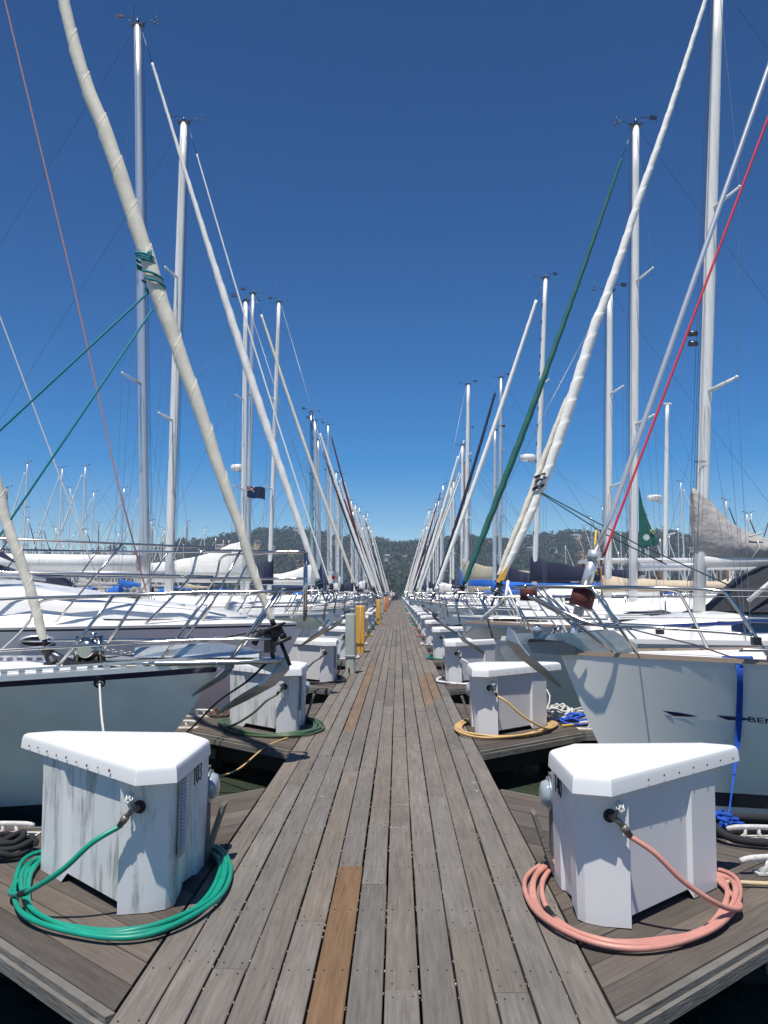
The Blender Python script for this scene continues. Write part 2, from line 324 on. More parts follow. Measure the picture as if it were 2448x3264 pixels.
HW_ = .868; NB = 13; PW = 2*HW_/NB
def rtint(r, lo=.78, hi=1.18):
    k = r.uniform(lo, hi); w = r.uniform(-.035, .05); return (k*(1+w), k, k*(1-w))
def board(mb, x0, x1, y0, y1, z, h=.038, tint=None, bev=.003):
    mb.ct = tint
    P = [(x0, y0), (x1, y0), (x1, y1), (x0, y1)]; Q = [(x0+bev, y0), (x1-bev, y0), (x1-bev, y1), (x0+bev, y1)]
    V = [(x, y, z-h) for x, y in P]+[(x, y, z-bev) for x, y in P]+[(x, y, z) for x, y in Q]
    Fc = [(0, 3, 2, 1)]+[(i, (i+1) % 4, 4+(i+1) % 4, 4+i) for i in range(4)]+[(4+i, 4+(i+1) % 4, 8+(i+1) % 4, 8+i) for i in range(4)]+[(8, 9, 10, 11)]
    mb.add(V, Fc)
def walkway():
    mb = MB(); r = random.Random(5); nails = MB()
    for i in range(NB):
        x0 = -HW_+i*PW; jo = r.uniform(0, 3); y = -.8+r.uniform(-2, 0)
        ends = {4: [3.83], 5: [1.2, 4.58], 6: [4.3, 5.35], 7: [3.19], 8: [4.55], 9: [3.77], 10: [3.18, 5.3], 11: [4.35], 3: [5.2]}.get(i, [])
        ends = list(ends); yy = max(ends) if ends else .4
        cuts = [-1.0]+ends if ends and ends[0] > -1 else [-1.0]
        while yy < 178: yy += r.choice([2.44, 3.05, 3.66, 4.27])+r.uniform(-.1, .1); cuts.append(yy)
        wob = [r.uniform(-.0022, .0022) for _ in cuts]
        for k in range(len(cuts)-1):
            a, b = cuts[k], cuts[k+1]; t = rtint(r, .88, 1.11)
            orange = (i == 5 and k == 1) or (a > 8 and r.random() < .05) or (i == 3 and 7.5 < a < 9.5) or (i == 10 and 10 < a < 13)
            if orange: t = (1.0, .68, .42) if i == 5 and k == 1 else (1.14, .90, .70)
            g = .0026+r.uniform(0, .0036)
            board(mb, x0+g+wob[k], x0+PW-g+wob[k], a+.0015, b-.0015, r.uniform(-.002, .002), tint=t)
            if a < 12:
                for yn in [a+.05, b-.05]+[q*.61+.3 for q in range(1, 20) if a+.15 < q*.61+.3 < b-.15]:
                    for xn in (x0+.03, x0+PW-.03): nails.disc((xn+r.uniform(-.005, .005), yn+r.uniform(-.008, .008), .0015), (0, 0, 1), .0034, .0022, 6)
    o = tag(mb.build('path', WOODY), kind='structure')
    nails.build('nail_heads', mat('dark_nail', (.05, .04, .035), .7, .3), o)
    fr = MB()
    for x in (-.80, -.4, 0, .4, .80): fr.box((x, 88, -.15), (.09, 180, .2))
    for k in range(150): fr.box((0, -1+k*1.22, -.145), (1.62, .08, .18))
    fr.box((0, 88, -.35), (1.5, 180, .16))  # solid slab added under the joists to keep the water unlit and gaps dark
    fr.build('timber_frame_light_block', DARKW, o)
    # shells and grit caught in the gaps
    gr = MB()
    for k in range(900):
        i = r.randint(1, NB-1); y = .5+11*r.random()**1.3; s = r.uniform(.002, .0055); gr.ct = tuple([r.uniform(.5, 1.2)]*3)
        gr.box((-HW_+i*PW+r.uniform(-.004, .004), y, r.uniform(-.012, -.001)), (s, s*1.7, s))
    sc_ = MB(); rs = random.Random(77)
    for (px, py, w_, h_) in ((1267, 2637, .10, .035), (1282, 2565, .11, .02), (1275, 2479, .09, .014), (1018, 2473, .03, .02), (1028, 2539, .035, .02), (1515, 2495, .05, .05), (1520, 2520, .02, .05), (1447, 2380, .035, .012), (1213, 2374, .03, .008)):
        c_ = atz(px, py, .0022)
        for k in range(26):
            a = c_+Vector((rs.uniform(-.5, .5)*w_, rs.uniform(-.5, .5)*h_, 0)); l_ = rs.uniform(.003, .011); sc_.box(a, (rs.uniform(.0015, .004), l_, .0012))
    sc_.build('paint_scuff', mat('white_scuff', (.5, .49, .46), .9), o)
    gr.build('shell_grit', mat('shell_grit_mat', (.45, .42, .34), .9, tint=True), o); 
walkway()

M_ = .885      # slope of the knee's diagonal edge
XT = HW_+(PITCH/2*0+1.655)/M_
def finger(side, n, det):
    """local x runs away from the walkway; y along it; origin on the walkway's edge at the finger's centre"""
    r = random.Random(100*n+side); L = 10.6
    e = empty('finger_pier', (side*HW_, yc(n), 0), 0 if side > 0 else math.pi,
        label=(f'{ORD[n-1]} wooden finger pier on the {SIDE[side]} side of the walkway' + (', with splayed triangular root' if n < 3 else '')) if n <= 8 else f'distant wooden finger pier off the {SIDE[side]} side of the walkway',
        cat='finger pier', group=f'finger piers on the {SIDE[side]} side')
    HK_ = 1.655; w = .142; hw = .6
    mb = MB()
    for s in (1, -1):           # diagonal boards of the two knees, meeting in a chevron on the centre line
        k = 0; off = 0
        while off < HK_-.01:
            o0, o1 = off+.003, min(off+w*1.33-.003, HK_)
            P = [(.006, -HK_+o0), ((HK_-o0)/M_, -.002), ((HK_-o1)/M_, -.002), (.006, -HK_+o1)]
            if o1 >= HK_-.01: P = P[:2]+[(.006, -.002)]
            mb.ct = rtint(r, .55, 1.0); P = [(x, s*y) for x, y in P]
            mb.prism(P, -.04, r.uniform(-.006, -.002)); off += w*1.33
    y = -hw
    while y < hw-.01:
        ym = max(abs(y), abs(y+w)) if y*(y+w) > 0 else 0
        xs = lambda q: (HK_-abs(q))/M_+.004
        y1 = min(y+w, hw)
        cuts = [0]; 
        while cuts[-1] < L: cuts.append(cuts[-1]+r.choice([2.4, 3, 3.6]))
        ya, yb = y+.003, y1-.003
        if ya < 0 < yb: PL = [(xs(ya), ya), (xs(0), 0), (xs(yb), yb)]
        else: PL = [(xs(ya), ya), (xs(yb), yb)]
        for k in range(len(cuts)-1):
            a, b = cuts[k], min(cuts[k+1], L)
            if b < 2.2: continue
            mb.ct = rtint(r, .55, 1.0); z = r.uniform(-.006, -.002)
            if a < 2.2: mb.prism(PL+[(b-.002, yb), (b-.002, ya)], -.04, z, 1)
            else: mb.prism([(a+.002, ya), (a+.002, yb), (b-.002, yb), (b-.002, ya)], -.04, z, 1)
        y = y1
    mb.build('deck_boards', [WOODD, WOODX], e)
    fb = MB(); A = Vector((0, -HK_, 0)); B = Vector(((HK_-hw)/M_, -hw, 0)); C = Vector((L, -hw, 0))
    for s in (1, -1):
        for p, q in ((A, B), (B, C)):
            p = Vector((p.x, p.y*s, 0)); q = Vector((q.x, q.y*s, 0)); d = (q-p).normalized(); nrm = Vector((d.y, -d.x, 0))*s
            for th, zt, zb, o in ((.04, -.010, -.062, .0), (.022, -.034, -.085, .040)):
                a0 = p+nrm*(o+.002)+d*.0; b0 = p+nrm*(o+th); a1 = q+nrm*(o+.002); b1 = q+nrm*(o+th)
                fb.prism([(a0.x, a0.y), (a1.x, a1.y), (b1.x, b1.y), (b0.x, b0.y)], zb, zt)
        for xx in (1.0, 2.6, 4.6, 6.6, 8.6): fb.box((xx, s*(-HK_+M_*xx+.1 if xx < 1.19 else -.55), -.22), (.16, .1, .1))
    fb.box((L+.02, 0, -.1), (.04, 1.3, .18))
    fb.build('fascia_board', FASC, e)
    fl = MB(); fl.box((5.6, 0, -.33), (9.4, .95, .3)); fl.prism([(.05, -1.35), (1.5, -.1), (1.5, .1), (.05, 1.35)], -.3, -.05)
    fl.build('float', DARKW, e)
    if det:
        for s in (-1, 1):
            for xx in ((1.35, 4.0, 7.6) if n < 4 else (4.0,)):
                cleat(side*(HW_+xx), yc(n)+s*(.42 if xx > 1.3 else .6), 0, side, n, s)
    return e
def cleat(x, y, rz, side, n, s):
    mb = MB(); pl = MB()
    mb.tube(catmull([(-.15, 0, .058), (-.10, 0, .068), (0, 0, .07), (.10, 0, .068), (.15, 0, .058)], 4), [.008]+[.014]*3+[.015]*11+[.014, .008], 8)
    for q in (-.04, .04): mb.tube([(q*1.6, 0, .002), (q, 0, .03), (q, 0, .065)], [.02, .012, .012], 8)
    mb.box((0, 0, .004), (.18, .055, .01))
    e = empty('mooring_cleat', (x, y, -.002), rz, label=f'{"white" if n % 2 else "rusty pale"} horn cleat, {"near" if s < 0 else "far"} edge of {ORD[n-1]} {SIDE[side]} finger pier, {abs(x):.0f} metres out', cat='cleat', group='horn cleats on the finger piers')
    mb.build('horn', mat('painted_cast_iron', (.55, .55, .53), .6, var=.15, vs=40, dirt=((.16, .07, .04), .7, 30, (1, 1, 1))), e)
    pl.box((0, 0, -.0015), (.30, .12, .0), 0); pl = MB(); pl.box((0, 0, -.004), (.34, .13, .02)); pl.build('base_plate', mat('cream_painted_wood', (.55, .52, .45), .8, var=.1, vs=20), e)

# ------------------------------------------------------------------ dock boxes, hoses, meters, posts
LIDP = [(1.09, .07), (.94, 0), (.15, .07), (0, .24), (0, .90), (.15, .955)]
LIDO = [(1.085, .075), (.94, 0), (.15, .05), (0, .24), (0, .91), (.165, .975)]
BODP = [(.89, .245), (.268, .862), (.136, .835), (.065, .79), (.035, .74), (.035, .60), (.055, .585), (.055, .32), (.035, .305), (.03, .13), (.12, .09), (.90, .06)]
def inset(poly, d):
    n = len(poly); out = []; ar = sum(poly[i][0]*poly[(i+1) % n][1]-poly[(i+1) % n][0]*poly[i][1] for i in range(n)); s = 1 if ar > 0 else -1
    for i in range(n):
        p0, p, p1 = Vector(poly[i-1]), Vector(poly[i]), Vector(poly[(i+1) % n])
        a = (p-p0).normalized(); b = (p1-p).normalized(); na = Vector((-a.y, a.x))*s; nb = Vector((-b.y, b.x))*s
        m = (na+nb).normalized(); k = d/max(.35, m.dot(na)); q = p+m*k; out.append((q.x, q.y))
    return out
def box_parts(side, ka=1, kb=1, H=.68, dirty=False, tiny=False):
    """local frame of a box: x away from the walkway (mirrored on the left), y along the walkway; returns (name, mb, mats)"""
    T = lambda p: (side*p[0]*ka, -p[1]*kb)
    out = []
    b = MB(); A, B = Vector(BODP[0]), Vector(BODP[1]); d = (B-A); nn = Vector((-d.y, d.x)).normalized()
    if nn.dot(Vector((1, 1))) < 0: nn = -nn
    rec = nn*-.024
    P = [tuple(A), tuple(A+d*.30), tuple(A+d*.318+rec), tuple(A+d*.992+rec), tuple(A+d*.996), tuple(B)]+BODP[2:]
    top = [T(p) for p in P]
    zt = H-.05
    n = len(P)
    cen = Vector((.42, .38))
    bot = [T(Vector(p)+(cen-Vector(p))*.02) for p in P]
    zb = [.04 if i in (2, 3, 9, 10) else 0 for i in range(n)]
    V = [(x, y, q_) for (x, y), q_ in zip(bot, zb)]+[(x, y, zt) for x, y in top]
    b.add(V, [tuple(range(n)), tuple(range(n, 2*n))]+[(i, (i+1) % n, n+(i+1) % n, n+i) for i in range(n)])
    out.append(('body', b, BOXD if dirty else BOXW))
    l = MB(); rings = []
    for z, k in ((H-.085, -.004), (H-.03, 0), (H-.012, .006), (H-.003, .019), (H+.003, .09), (H+.014, .5)):
        LP = LIDO if k >= 0 else inset(LIDO, k)
        if k > .02: cc = Vector((.40, .40)); LP = [tuple(Vector(p).lerp(cc, k)) for p in LIDO]
        elif k > 0: LP = inset(LIDO, k)
        rings.append([(*T(p), z) for p in LP])
    l.loft(rings, smooth=False)
    out.append(('lid', l, LIDW))
    if not tiny:
        rv = MB(); a, c = Vector(LIDO[0]), Vector(LIDO[5]); dd = (c-a); n2 = Vector((-dd.y, dd.x)).normalized()
        if n2.dot(Vector((1, 1))) < 0: n2 = -n2
        for k in range(9 if dirty else 7):
            p = a+dd*(.07+.115*k if not dirty else .10+.09*k)+n2*.0035; x, y = T(p); nx, ny = T(n2)
            rv = MB(); rv.disc((x+nx*.006, y+ny*.006, H-.055+R.uniform(-.006, .006)), (nx, ny, 0), .0055 if not dirty else R.uniform(.004, .008), .003, 7); out.append(('rivet', rv, RUST))
    return out, T
def tap_parts(T, side, ka, kb):
    p = Vector((.185, .846)); nn = Vector((.10, .995)); c = Vector((*T(p), .475)); n = Vector((side*nn.x, -nn.y, 0)).normalized()
    m = MB(); m.disc(c-n*.004, n, .030, .008, 14); 
    fl = m; t = MB()
    sd = Vector((side*1.0, .15, 0)).normalized(); t.tube([c, c+n*.035], .011, 10); t.tube([c+n*.035, c+n*.052+sd*.012+Vector((0, 0, -.004)), c+n*.06+sd*.035+Vector((0, 0, -.028))], [.014, .0135, .011], 10)
    t.tube([c+n*.045, c+n*.055+sd*.012+Vector((0, 0, .03)), c+n*.06+sd*.02+Vector((0, 0, .05))], [.012, .008, .006], 8)
    w = MB(); hc = c+n*.062+sd*.022+Vector((0, 0, .054)); ax = (n*.75+Vector((0, 0, .6))+sd*.5).normalized(); u = ax.cross(n).normalized(); v = ax.cross(u)
    ring = [hc+u*(math.cos(2*math.pi*k/24)*(.024+.004*math.cos(k*2*math.pi/24*6)))+v*(math.sin(2*math.pi*k/24)*(.024+.004*math.cos(k*2*math.pi/24*6))) for k in range(25)]
    w.tube(ring, .0045, 6); w.disc(hc-ax*.006, ax, .009, .012, 8)
    for k in range(4): a = k*math.pi/2; w.tube([hc, hc+u*(math.cos(a)*.024)+v*(math.sin(a)*.024)], .0035, 5)
    cn = MB(); e = c+n*.06+sd*.035+Vector((0, 0, -.028)); d = (n*.15+sd*.55+Vector((0, 0, -.8))).normalized()
    cn.tube([e, e+d*.03, e+d*.031, e+d*.055], [.017, .017, .014, .014], 10)
    return [('flange', m, BLACK), ('spout', t, BRASS), ('tap_handle', w, mat('aged_white_handle', (.55, .58, .55), .5, .3, var=.3, vs=80)), ('connector', cn, BRASS)], e+d*.055, n
def dock_box(side, n, x0, y0, ka, kb, label, group=None, num=None, dirty=False, H=.68, tap=True, vent=False):
    e = empty('dock_box', (x0, y0, 0), 0, label=label, cat='dock box', group=group)
    parts, T = box_parts(side, ka, kb, H, dirty, n > 3)
    for nm, mb, m in parts:
        o_ = mb.build(nm, m, e)
        if nm in ('body', 'lid') and n <= 6:
            bv = o_.modifiers.new('bevel', 'BEVEL'); bv.width = .007; bv.segments = 3; bv.limit_method = 'ANGLE'; bv.angle_limit = math.radians(22); bv.harden_normals = False
            o_.data.polygons.foreach_set('use_smooth', [True]*len(o_.data.polygons)); wn = o_.modifiers.new('normals', 'WEIGHTED_NORMAL'); wn.keep_sharp = False
    end = None
    if tap:
        tp, end, nn = tap_parts(T, side, ka, kb); root = None
        for nm, mb, m in tp:
            if nm == 'spout': root = mb.build('tap', m, e)
        for nm, mb, m in tp:
            if nm != 'spout': mb.build(nm, m, root)
        end = end+Vector((x0, y0, 0))
    xf = side*(.028*ka)
    if vent:
        v = MB(); yv = -(.70)*kb
        v.box((xf-side*.003, yv, .415), (.010, .105, .39)); vo = v.build('vent_plate', mat('grey_vent_plate', (.30, .31, .33), .5, .4), e)
        s = MB()
        for k in range(21): s.box((xf-side*.012, yv, .25+k*.0165), (.009, .07, .009), 0, Matrix.Rotation(-side*.6, 3, 'Y'))
        s.build('louvre', mat('louvre_metal', (.50, .52, .55), .4, .5), vo)
    if num:
        q_ = (1157*900/1659, 2200+468*900/1659) if side < 0 else (1500+492*948/1659, 2200+510*948/1659); dd_ = ray(*q_); X_ = x0+side*.026; t_ = (X_-CX)/dd_.x
        stroke_digits(num, Vector((X_-x0, t_*dd_.y-y0+.02, CZ+t_*dd_.z-.02)), Vector((0, -side*1.0, 0)), .092, .054, e)
    return e, end, T
def hose(name, side, n, x0, y0, ka, kb, end, m, label, group, loops=4, rad=.0115, seed=0, tape=False, spread=.022, wide=1.0):
    r = random.Random(seed); C = [(.90, .42), (.65, .88), (.34, 1.07), (.1, 1.1), (-.06, .92), (-.125, .6), (-.07, .2), (.12, -.05), (.6, -.08), (.94, .08)]
    cen = Vector((.42, .42)); pts = []
    if end is not None:
        tail = [end]
        for (a, b), z in zip([(.36, .955), (.48, .955), (.62, .91), (.75, .80), (.86, .62)], (.345, .235, .14, .07, .035)): tail.append(Vector((x0+side*a*ka, y0-b*kb, z)))
        pts += tail
    order = C[8:]+C[:8]
    # go round the box: start behind it and sweep towards the camera side
    k = 0; total = loops*len(C)
    for i in range(total):
        lap = i//len(C); a, b = C[(i+9) % len(C)] if end is None else C[(9+i) % len(C)]
        off = .95+spread*((lap*1.7) % loops)+r.uniform(-.032, .032); q = cen+(Vector((a, b))-cen)*off*wide
        z = rad+.002+rad*1.15*((lap*2+(i % 3 == 1)) % 3)*.75+r.uniform(0, .004)
        pts.append(Vector((x0+side*q.x*ka, y0-q.y*kb, z)))
    P = catmull(pts, 7)
    for p in P: p.z = max(p.z, rad+.0)
    mb = MB(); mb.tube(P, rad, 8)
    e = empty(name, (x0+side*.4, y0-.4, 0), 0, label=label, cat='hose', group=group)
    mb.build('hose_tube', m, e, off=e.location)
    if tape:
        t = MB()
        for a in tape: t.tube(P[a:a+4], rad*1.25, 10)
        t.build('tape_patch', BLACK, e, off=e.location)
    return e
def stroke_digits(txt, c, right, h, w, parent):
    G = {'1': [[(.3, .8), (.5, 1), (.5, 0)]], '0': [[(.5, 1), (.85, .8), (.9, .5), (.85, .2), (.5, 0), (.15, .2), (.1, .5), (.15, .8), (.5, 1)]],
         '3': [[(.1, .85), (.45, 1), (.85, .85), (.8, .6), (.4, .52), (.85, .42), (.9, .18), (.5, 0), (.08, .15)]], '4': [[(.7, 0), (.7, 1), (.08, .3), (.95, .3)]]}
    n_ = Vector((-right.y*0+right.cross(Vector((0, 0, 1))).x, 0, 0)).normalized(); mb = MB(); W_t = len(txt)*w*1.1
    for k, ch in enumerate(txt):
        for ln in G[ch]: mb.tube([c+right*(k*w*1.1-W_t/2+px*w)+Vector((0, 0, (py-.5)*h)) for px, py in ln], .003, 6)
    o = mb.build('numerals', BLACK, parent); return o
def meter(side, n, x, y):
    e = empty('electric_meter', (x, y, 0), 0, label=f'round glass electric meter on short post behind the {ORD[n-1]} {SIDE[side]} dock box', cat='electric meter', group='meters behind the dock boxes')
    a = MB(); a.box((0, 0, .24), (.035, .09, .48)); a.build('post', FASC, e)
    g = MB(); s = -side
    g.tube([(s*.018, 0, .375), (s*.04, 0, .375), (s*.062, 0, .375), (s*.072, 0, .375)], [.074, .072, .062, .03], 16); g.build('meter_dome', METERG, e)
    q = MB(); q.tube([(s*.017, 0, .375), (s*.03, 0, .375)], .09, 16); q.build('meter_ring', GALV, e)
    b = MB(); b.box((s*.075, -.12, .15), (.022, .11, .34), 0, Matrix.Rotation(s*.32, 3, 'Y')); b.build('brace', FASC, e)

BOXCOL = {}
def boxes():
    hosecol = {(-1, 1): (HG, 'bright green'), (-1, 2): (HO, 'olive green'), (-1, 3): (HK, 'black'), (-1, 4): (HW, 'white'), (-1, 5): (HW, 'white'), (-1, 6): (HYE, 'yellow'), (-1, 7): (HG, 'green'), (-1, 8): (HG, 'green'),
               (1, 1): (HP, 'pink'), (1, 2): (HY_, 'tan yellow'), (1, 3): (HW, 'white'), (1, 5): (HW, 'white'), (1, 6): (HP, 'pale pink'), (1, 7): (HY_, 'tan'), (1, 8): (HG, 'green'), (1, 9): (HG, 'green')}
    proto = {}
    for side in (-1, 1):
        for n in range(1, NS+1):
            x0 = side*.88; y0 = yc(n)+(.045 if side < 0 else -.19); ka, kb = (1, 1) if side < 0 else (.93, .86)
            if n >= 2: ka, kb = .98, .95; y0 = yc(n)+(.03 if side < 0 else -.05)
            if n <= 3:
                lab = {(-1, 1): 'white three-cornered dock box numbered 103, streaked with dark algae', (1, 1): 'clean white three-cornered dock box numbered 140 with pink hose on its tap',
                       (-1, 2): 'white dock box with green hose, partly behind the steel anchor plate', (1, 2): 'white three-cornered dock box with tan yellow hose on its tap',
                       (-1, 3): 'white dock box with black hose beside the grey-green pillar', (1, 3): 'white dock box with a white hose coiled at its foot, third on right side'}[(side, n)]
                e, end, T = dock_box(side, n, x0, y0, ka, kb, lab, num={(-1, 1): '103', (1, 1): '140'}.get((side, n)), dirty=(side, n) in ((-1, 1), (-1, 2)), H=.68 if (side, n) != (1, 1) else .665, vent=side < 0)
                BOXCOL[(side, n)] = (x0, y0, ka, kb, end)
            else:
                if side not in proto:
                    pe, end, T = dock_box(side, n, x0, y0, ka, kb, 'x', dirty=False); proto[side] = (pe, end-Vector((x0, y0, 0))); e = pe
                else:
                    e = proto[side][0].copy(); COL.objects.link(e); e.location = (x0, y0, 0)
                    for ch in list(proto[side][0].children):
                        if n > 14 and ch.name.startswith('rivet'): continue
                        c = ch.copy(); COL.objects.link(c); c.parent = e
                        if n <= 12:
                            for g in ch.children: d = g.copy(); COL.objects.link(d); d.parent = c
                end = proto[side][1]+Vector((x0, y0, 0)); e['label'] = f'{ORD[n-1]} white dock box from the camera in the {SIDE[side]} row' if n <= 10 else f'distant white dock box far along the {SIDE[side]} row'
                e['category'] = 'dock box'; e['group'] = f'dock boxes far along the {SIDE[side]} side' if n > 10 else f'dock boxes on the {SIDE[side]} side'
            hc = hosecol.get((side, n)) or ((HG, 'green') if n % 3 else (HW, 'white'))
            if n <= 9 or n % 2 == 0:
                hose('garden_hose' if n < 99 else '', side, n, x0, y0, ka, kb, end, hc[0],
                     f'{hc[1]} hose coiled round the {ORD[n-1]} {SIDE[side]} dock box' if n <= 10 else f'{hc[1]} hose at a distant dock box in the {SIDE[side]} row', f'hoses along the {SIDE[side]} side',
                     loops={(-1, 1): 4, (1, 1): 5, (-1, 2): 6, (1, 2): 5}.get((side, n), 3), seed=n*3+side, tape=[24] if (side, n) == (-1, 1) else ([80, 106] if (side, n) == (1, 1) else False),
                     rad=.0122 if n < 9 else .016, spread=.036)
            if n <= 8: meter(side, n, side*.955, yc(n)+(.06 if side < 0 else -.09))
boxes()
for s_ in (-1, 1):
    for n_ in range(0, NS+1): 
        if n_ == 0: continue
        finger(s_, n_, n_ <= 5)

def post(x, y, h, kind, label, w=.17):
    e = empty('power_pillar', (x, y, 0), 0, label=label, cat='dock pillar')
    b = MB()
    if kind == 'grey':
        def rr(w, d, z, c=.03): return [(sx*w/2-(c if q else 0)*sx*(1), sy*d/2-(0 if q else c)*sy, z) for sx, sy, q in ((1,-1,0),(1,1,0),(1,1,1),(-1,1,1),(-1,1,0),(-1,-1,0),(-1,-1,1),(1,-1,1))]
        b.loft([rr(.17, .2, 0), rr(.17, .2, .30)], smooth=False); o = b.build('pedestal', GRYP, e)
        c = MB(); c.loft([rr(.20, .23, .30), rr(.205, .235, .31), rr(.205, .235, .325), rr(.185, .215, .33)], smooth=False); c.build('collar', GRYP, e)
        t = MB(); t.loft([rr(.185, .215, .33), rr(.185, .215, h-.03), rr(.17, .20, h-.005), rr(.14, .17, h)], smooth=False); t.build('housing', GRYP, e)
        g = MB(); g.box((-.02, -.105, .07), (.035, .012, .08)); g.box((-.02, -.114, .07), (.018, .006, .06)); g.build('outlet', RUST, e)
    else:
        m = YELP if kind == 'yellow' else ORAP
        def rr(w, d, z, c=.02): return [(w/2-c, -d/2, z), (w/2, -d/2+c, z), (w/2, d/2-c, z), (w/2-c, d/2, z), (-w/2+c, d/2, z), (-w/2, d/2-c, z), (-w/2, -d/2+c, z), (-w/2+c, -d/2, z)]
        b.loft([rr(w, .2, 0), rr(w, .2, .23)], smooth=False); b.build('lower_sleeve', m, e)
        t = MB(); t.loft([rr(w+.05, .25, .22), rr(w+.055, .255, .24), rr(w+.06, .26, h-.03), rr(w+.04, .24, h-.005), rr(w, .2, h)], smooth=False); t.build('padded_cover', m, e)
        c = MB(); c.tube([(.01, -.104, .02), (.01, -.106, .215), (.01, -.133, .24), (.005, -.136, h*.6), (.01, -.134, h-.03), (.01, -.10, h+.008), (.01, .1, h+.008)], .008, 6); c.build('lashing_rope', ROPEW, e)
    return e
post(-.74, 15.2, 1.08, 'grey', 'grey-green metal power pillar with a collar, beside the third left dock box')
post(-.80, 20.5, 1.14, 'yellow', 'padded yellow pillar with a white rope down its front, nearer of the two yellow ones')
post(-.80, 39.5, 1.14, 'yellow', 'padded yellow pillar farther along the walkway, second of the two yellow ones')
post(-.78, 48, 1.08, 'grey', 'pale grey-green pillar just beyond the second yellow pillar')
post(-.80, 58, 1.14, 'orange', 'small orange padded pillar, nearer of two orange ones near the walking people')
post(-.80, 76, 1.14, 'orange', 'small orange padded pillar, farther of two orange ones near the walking people')

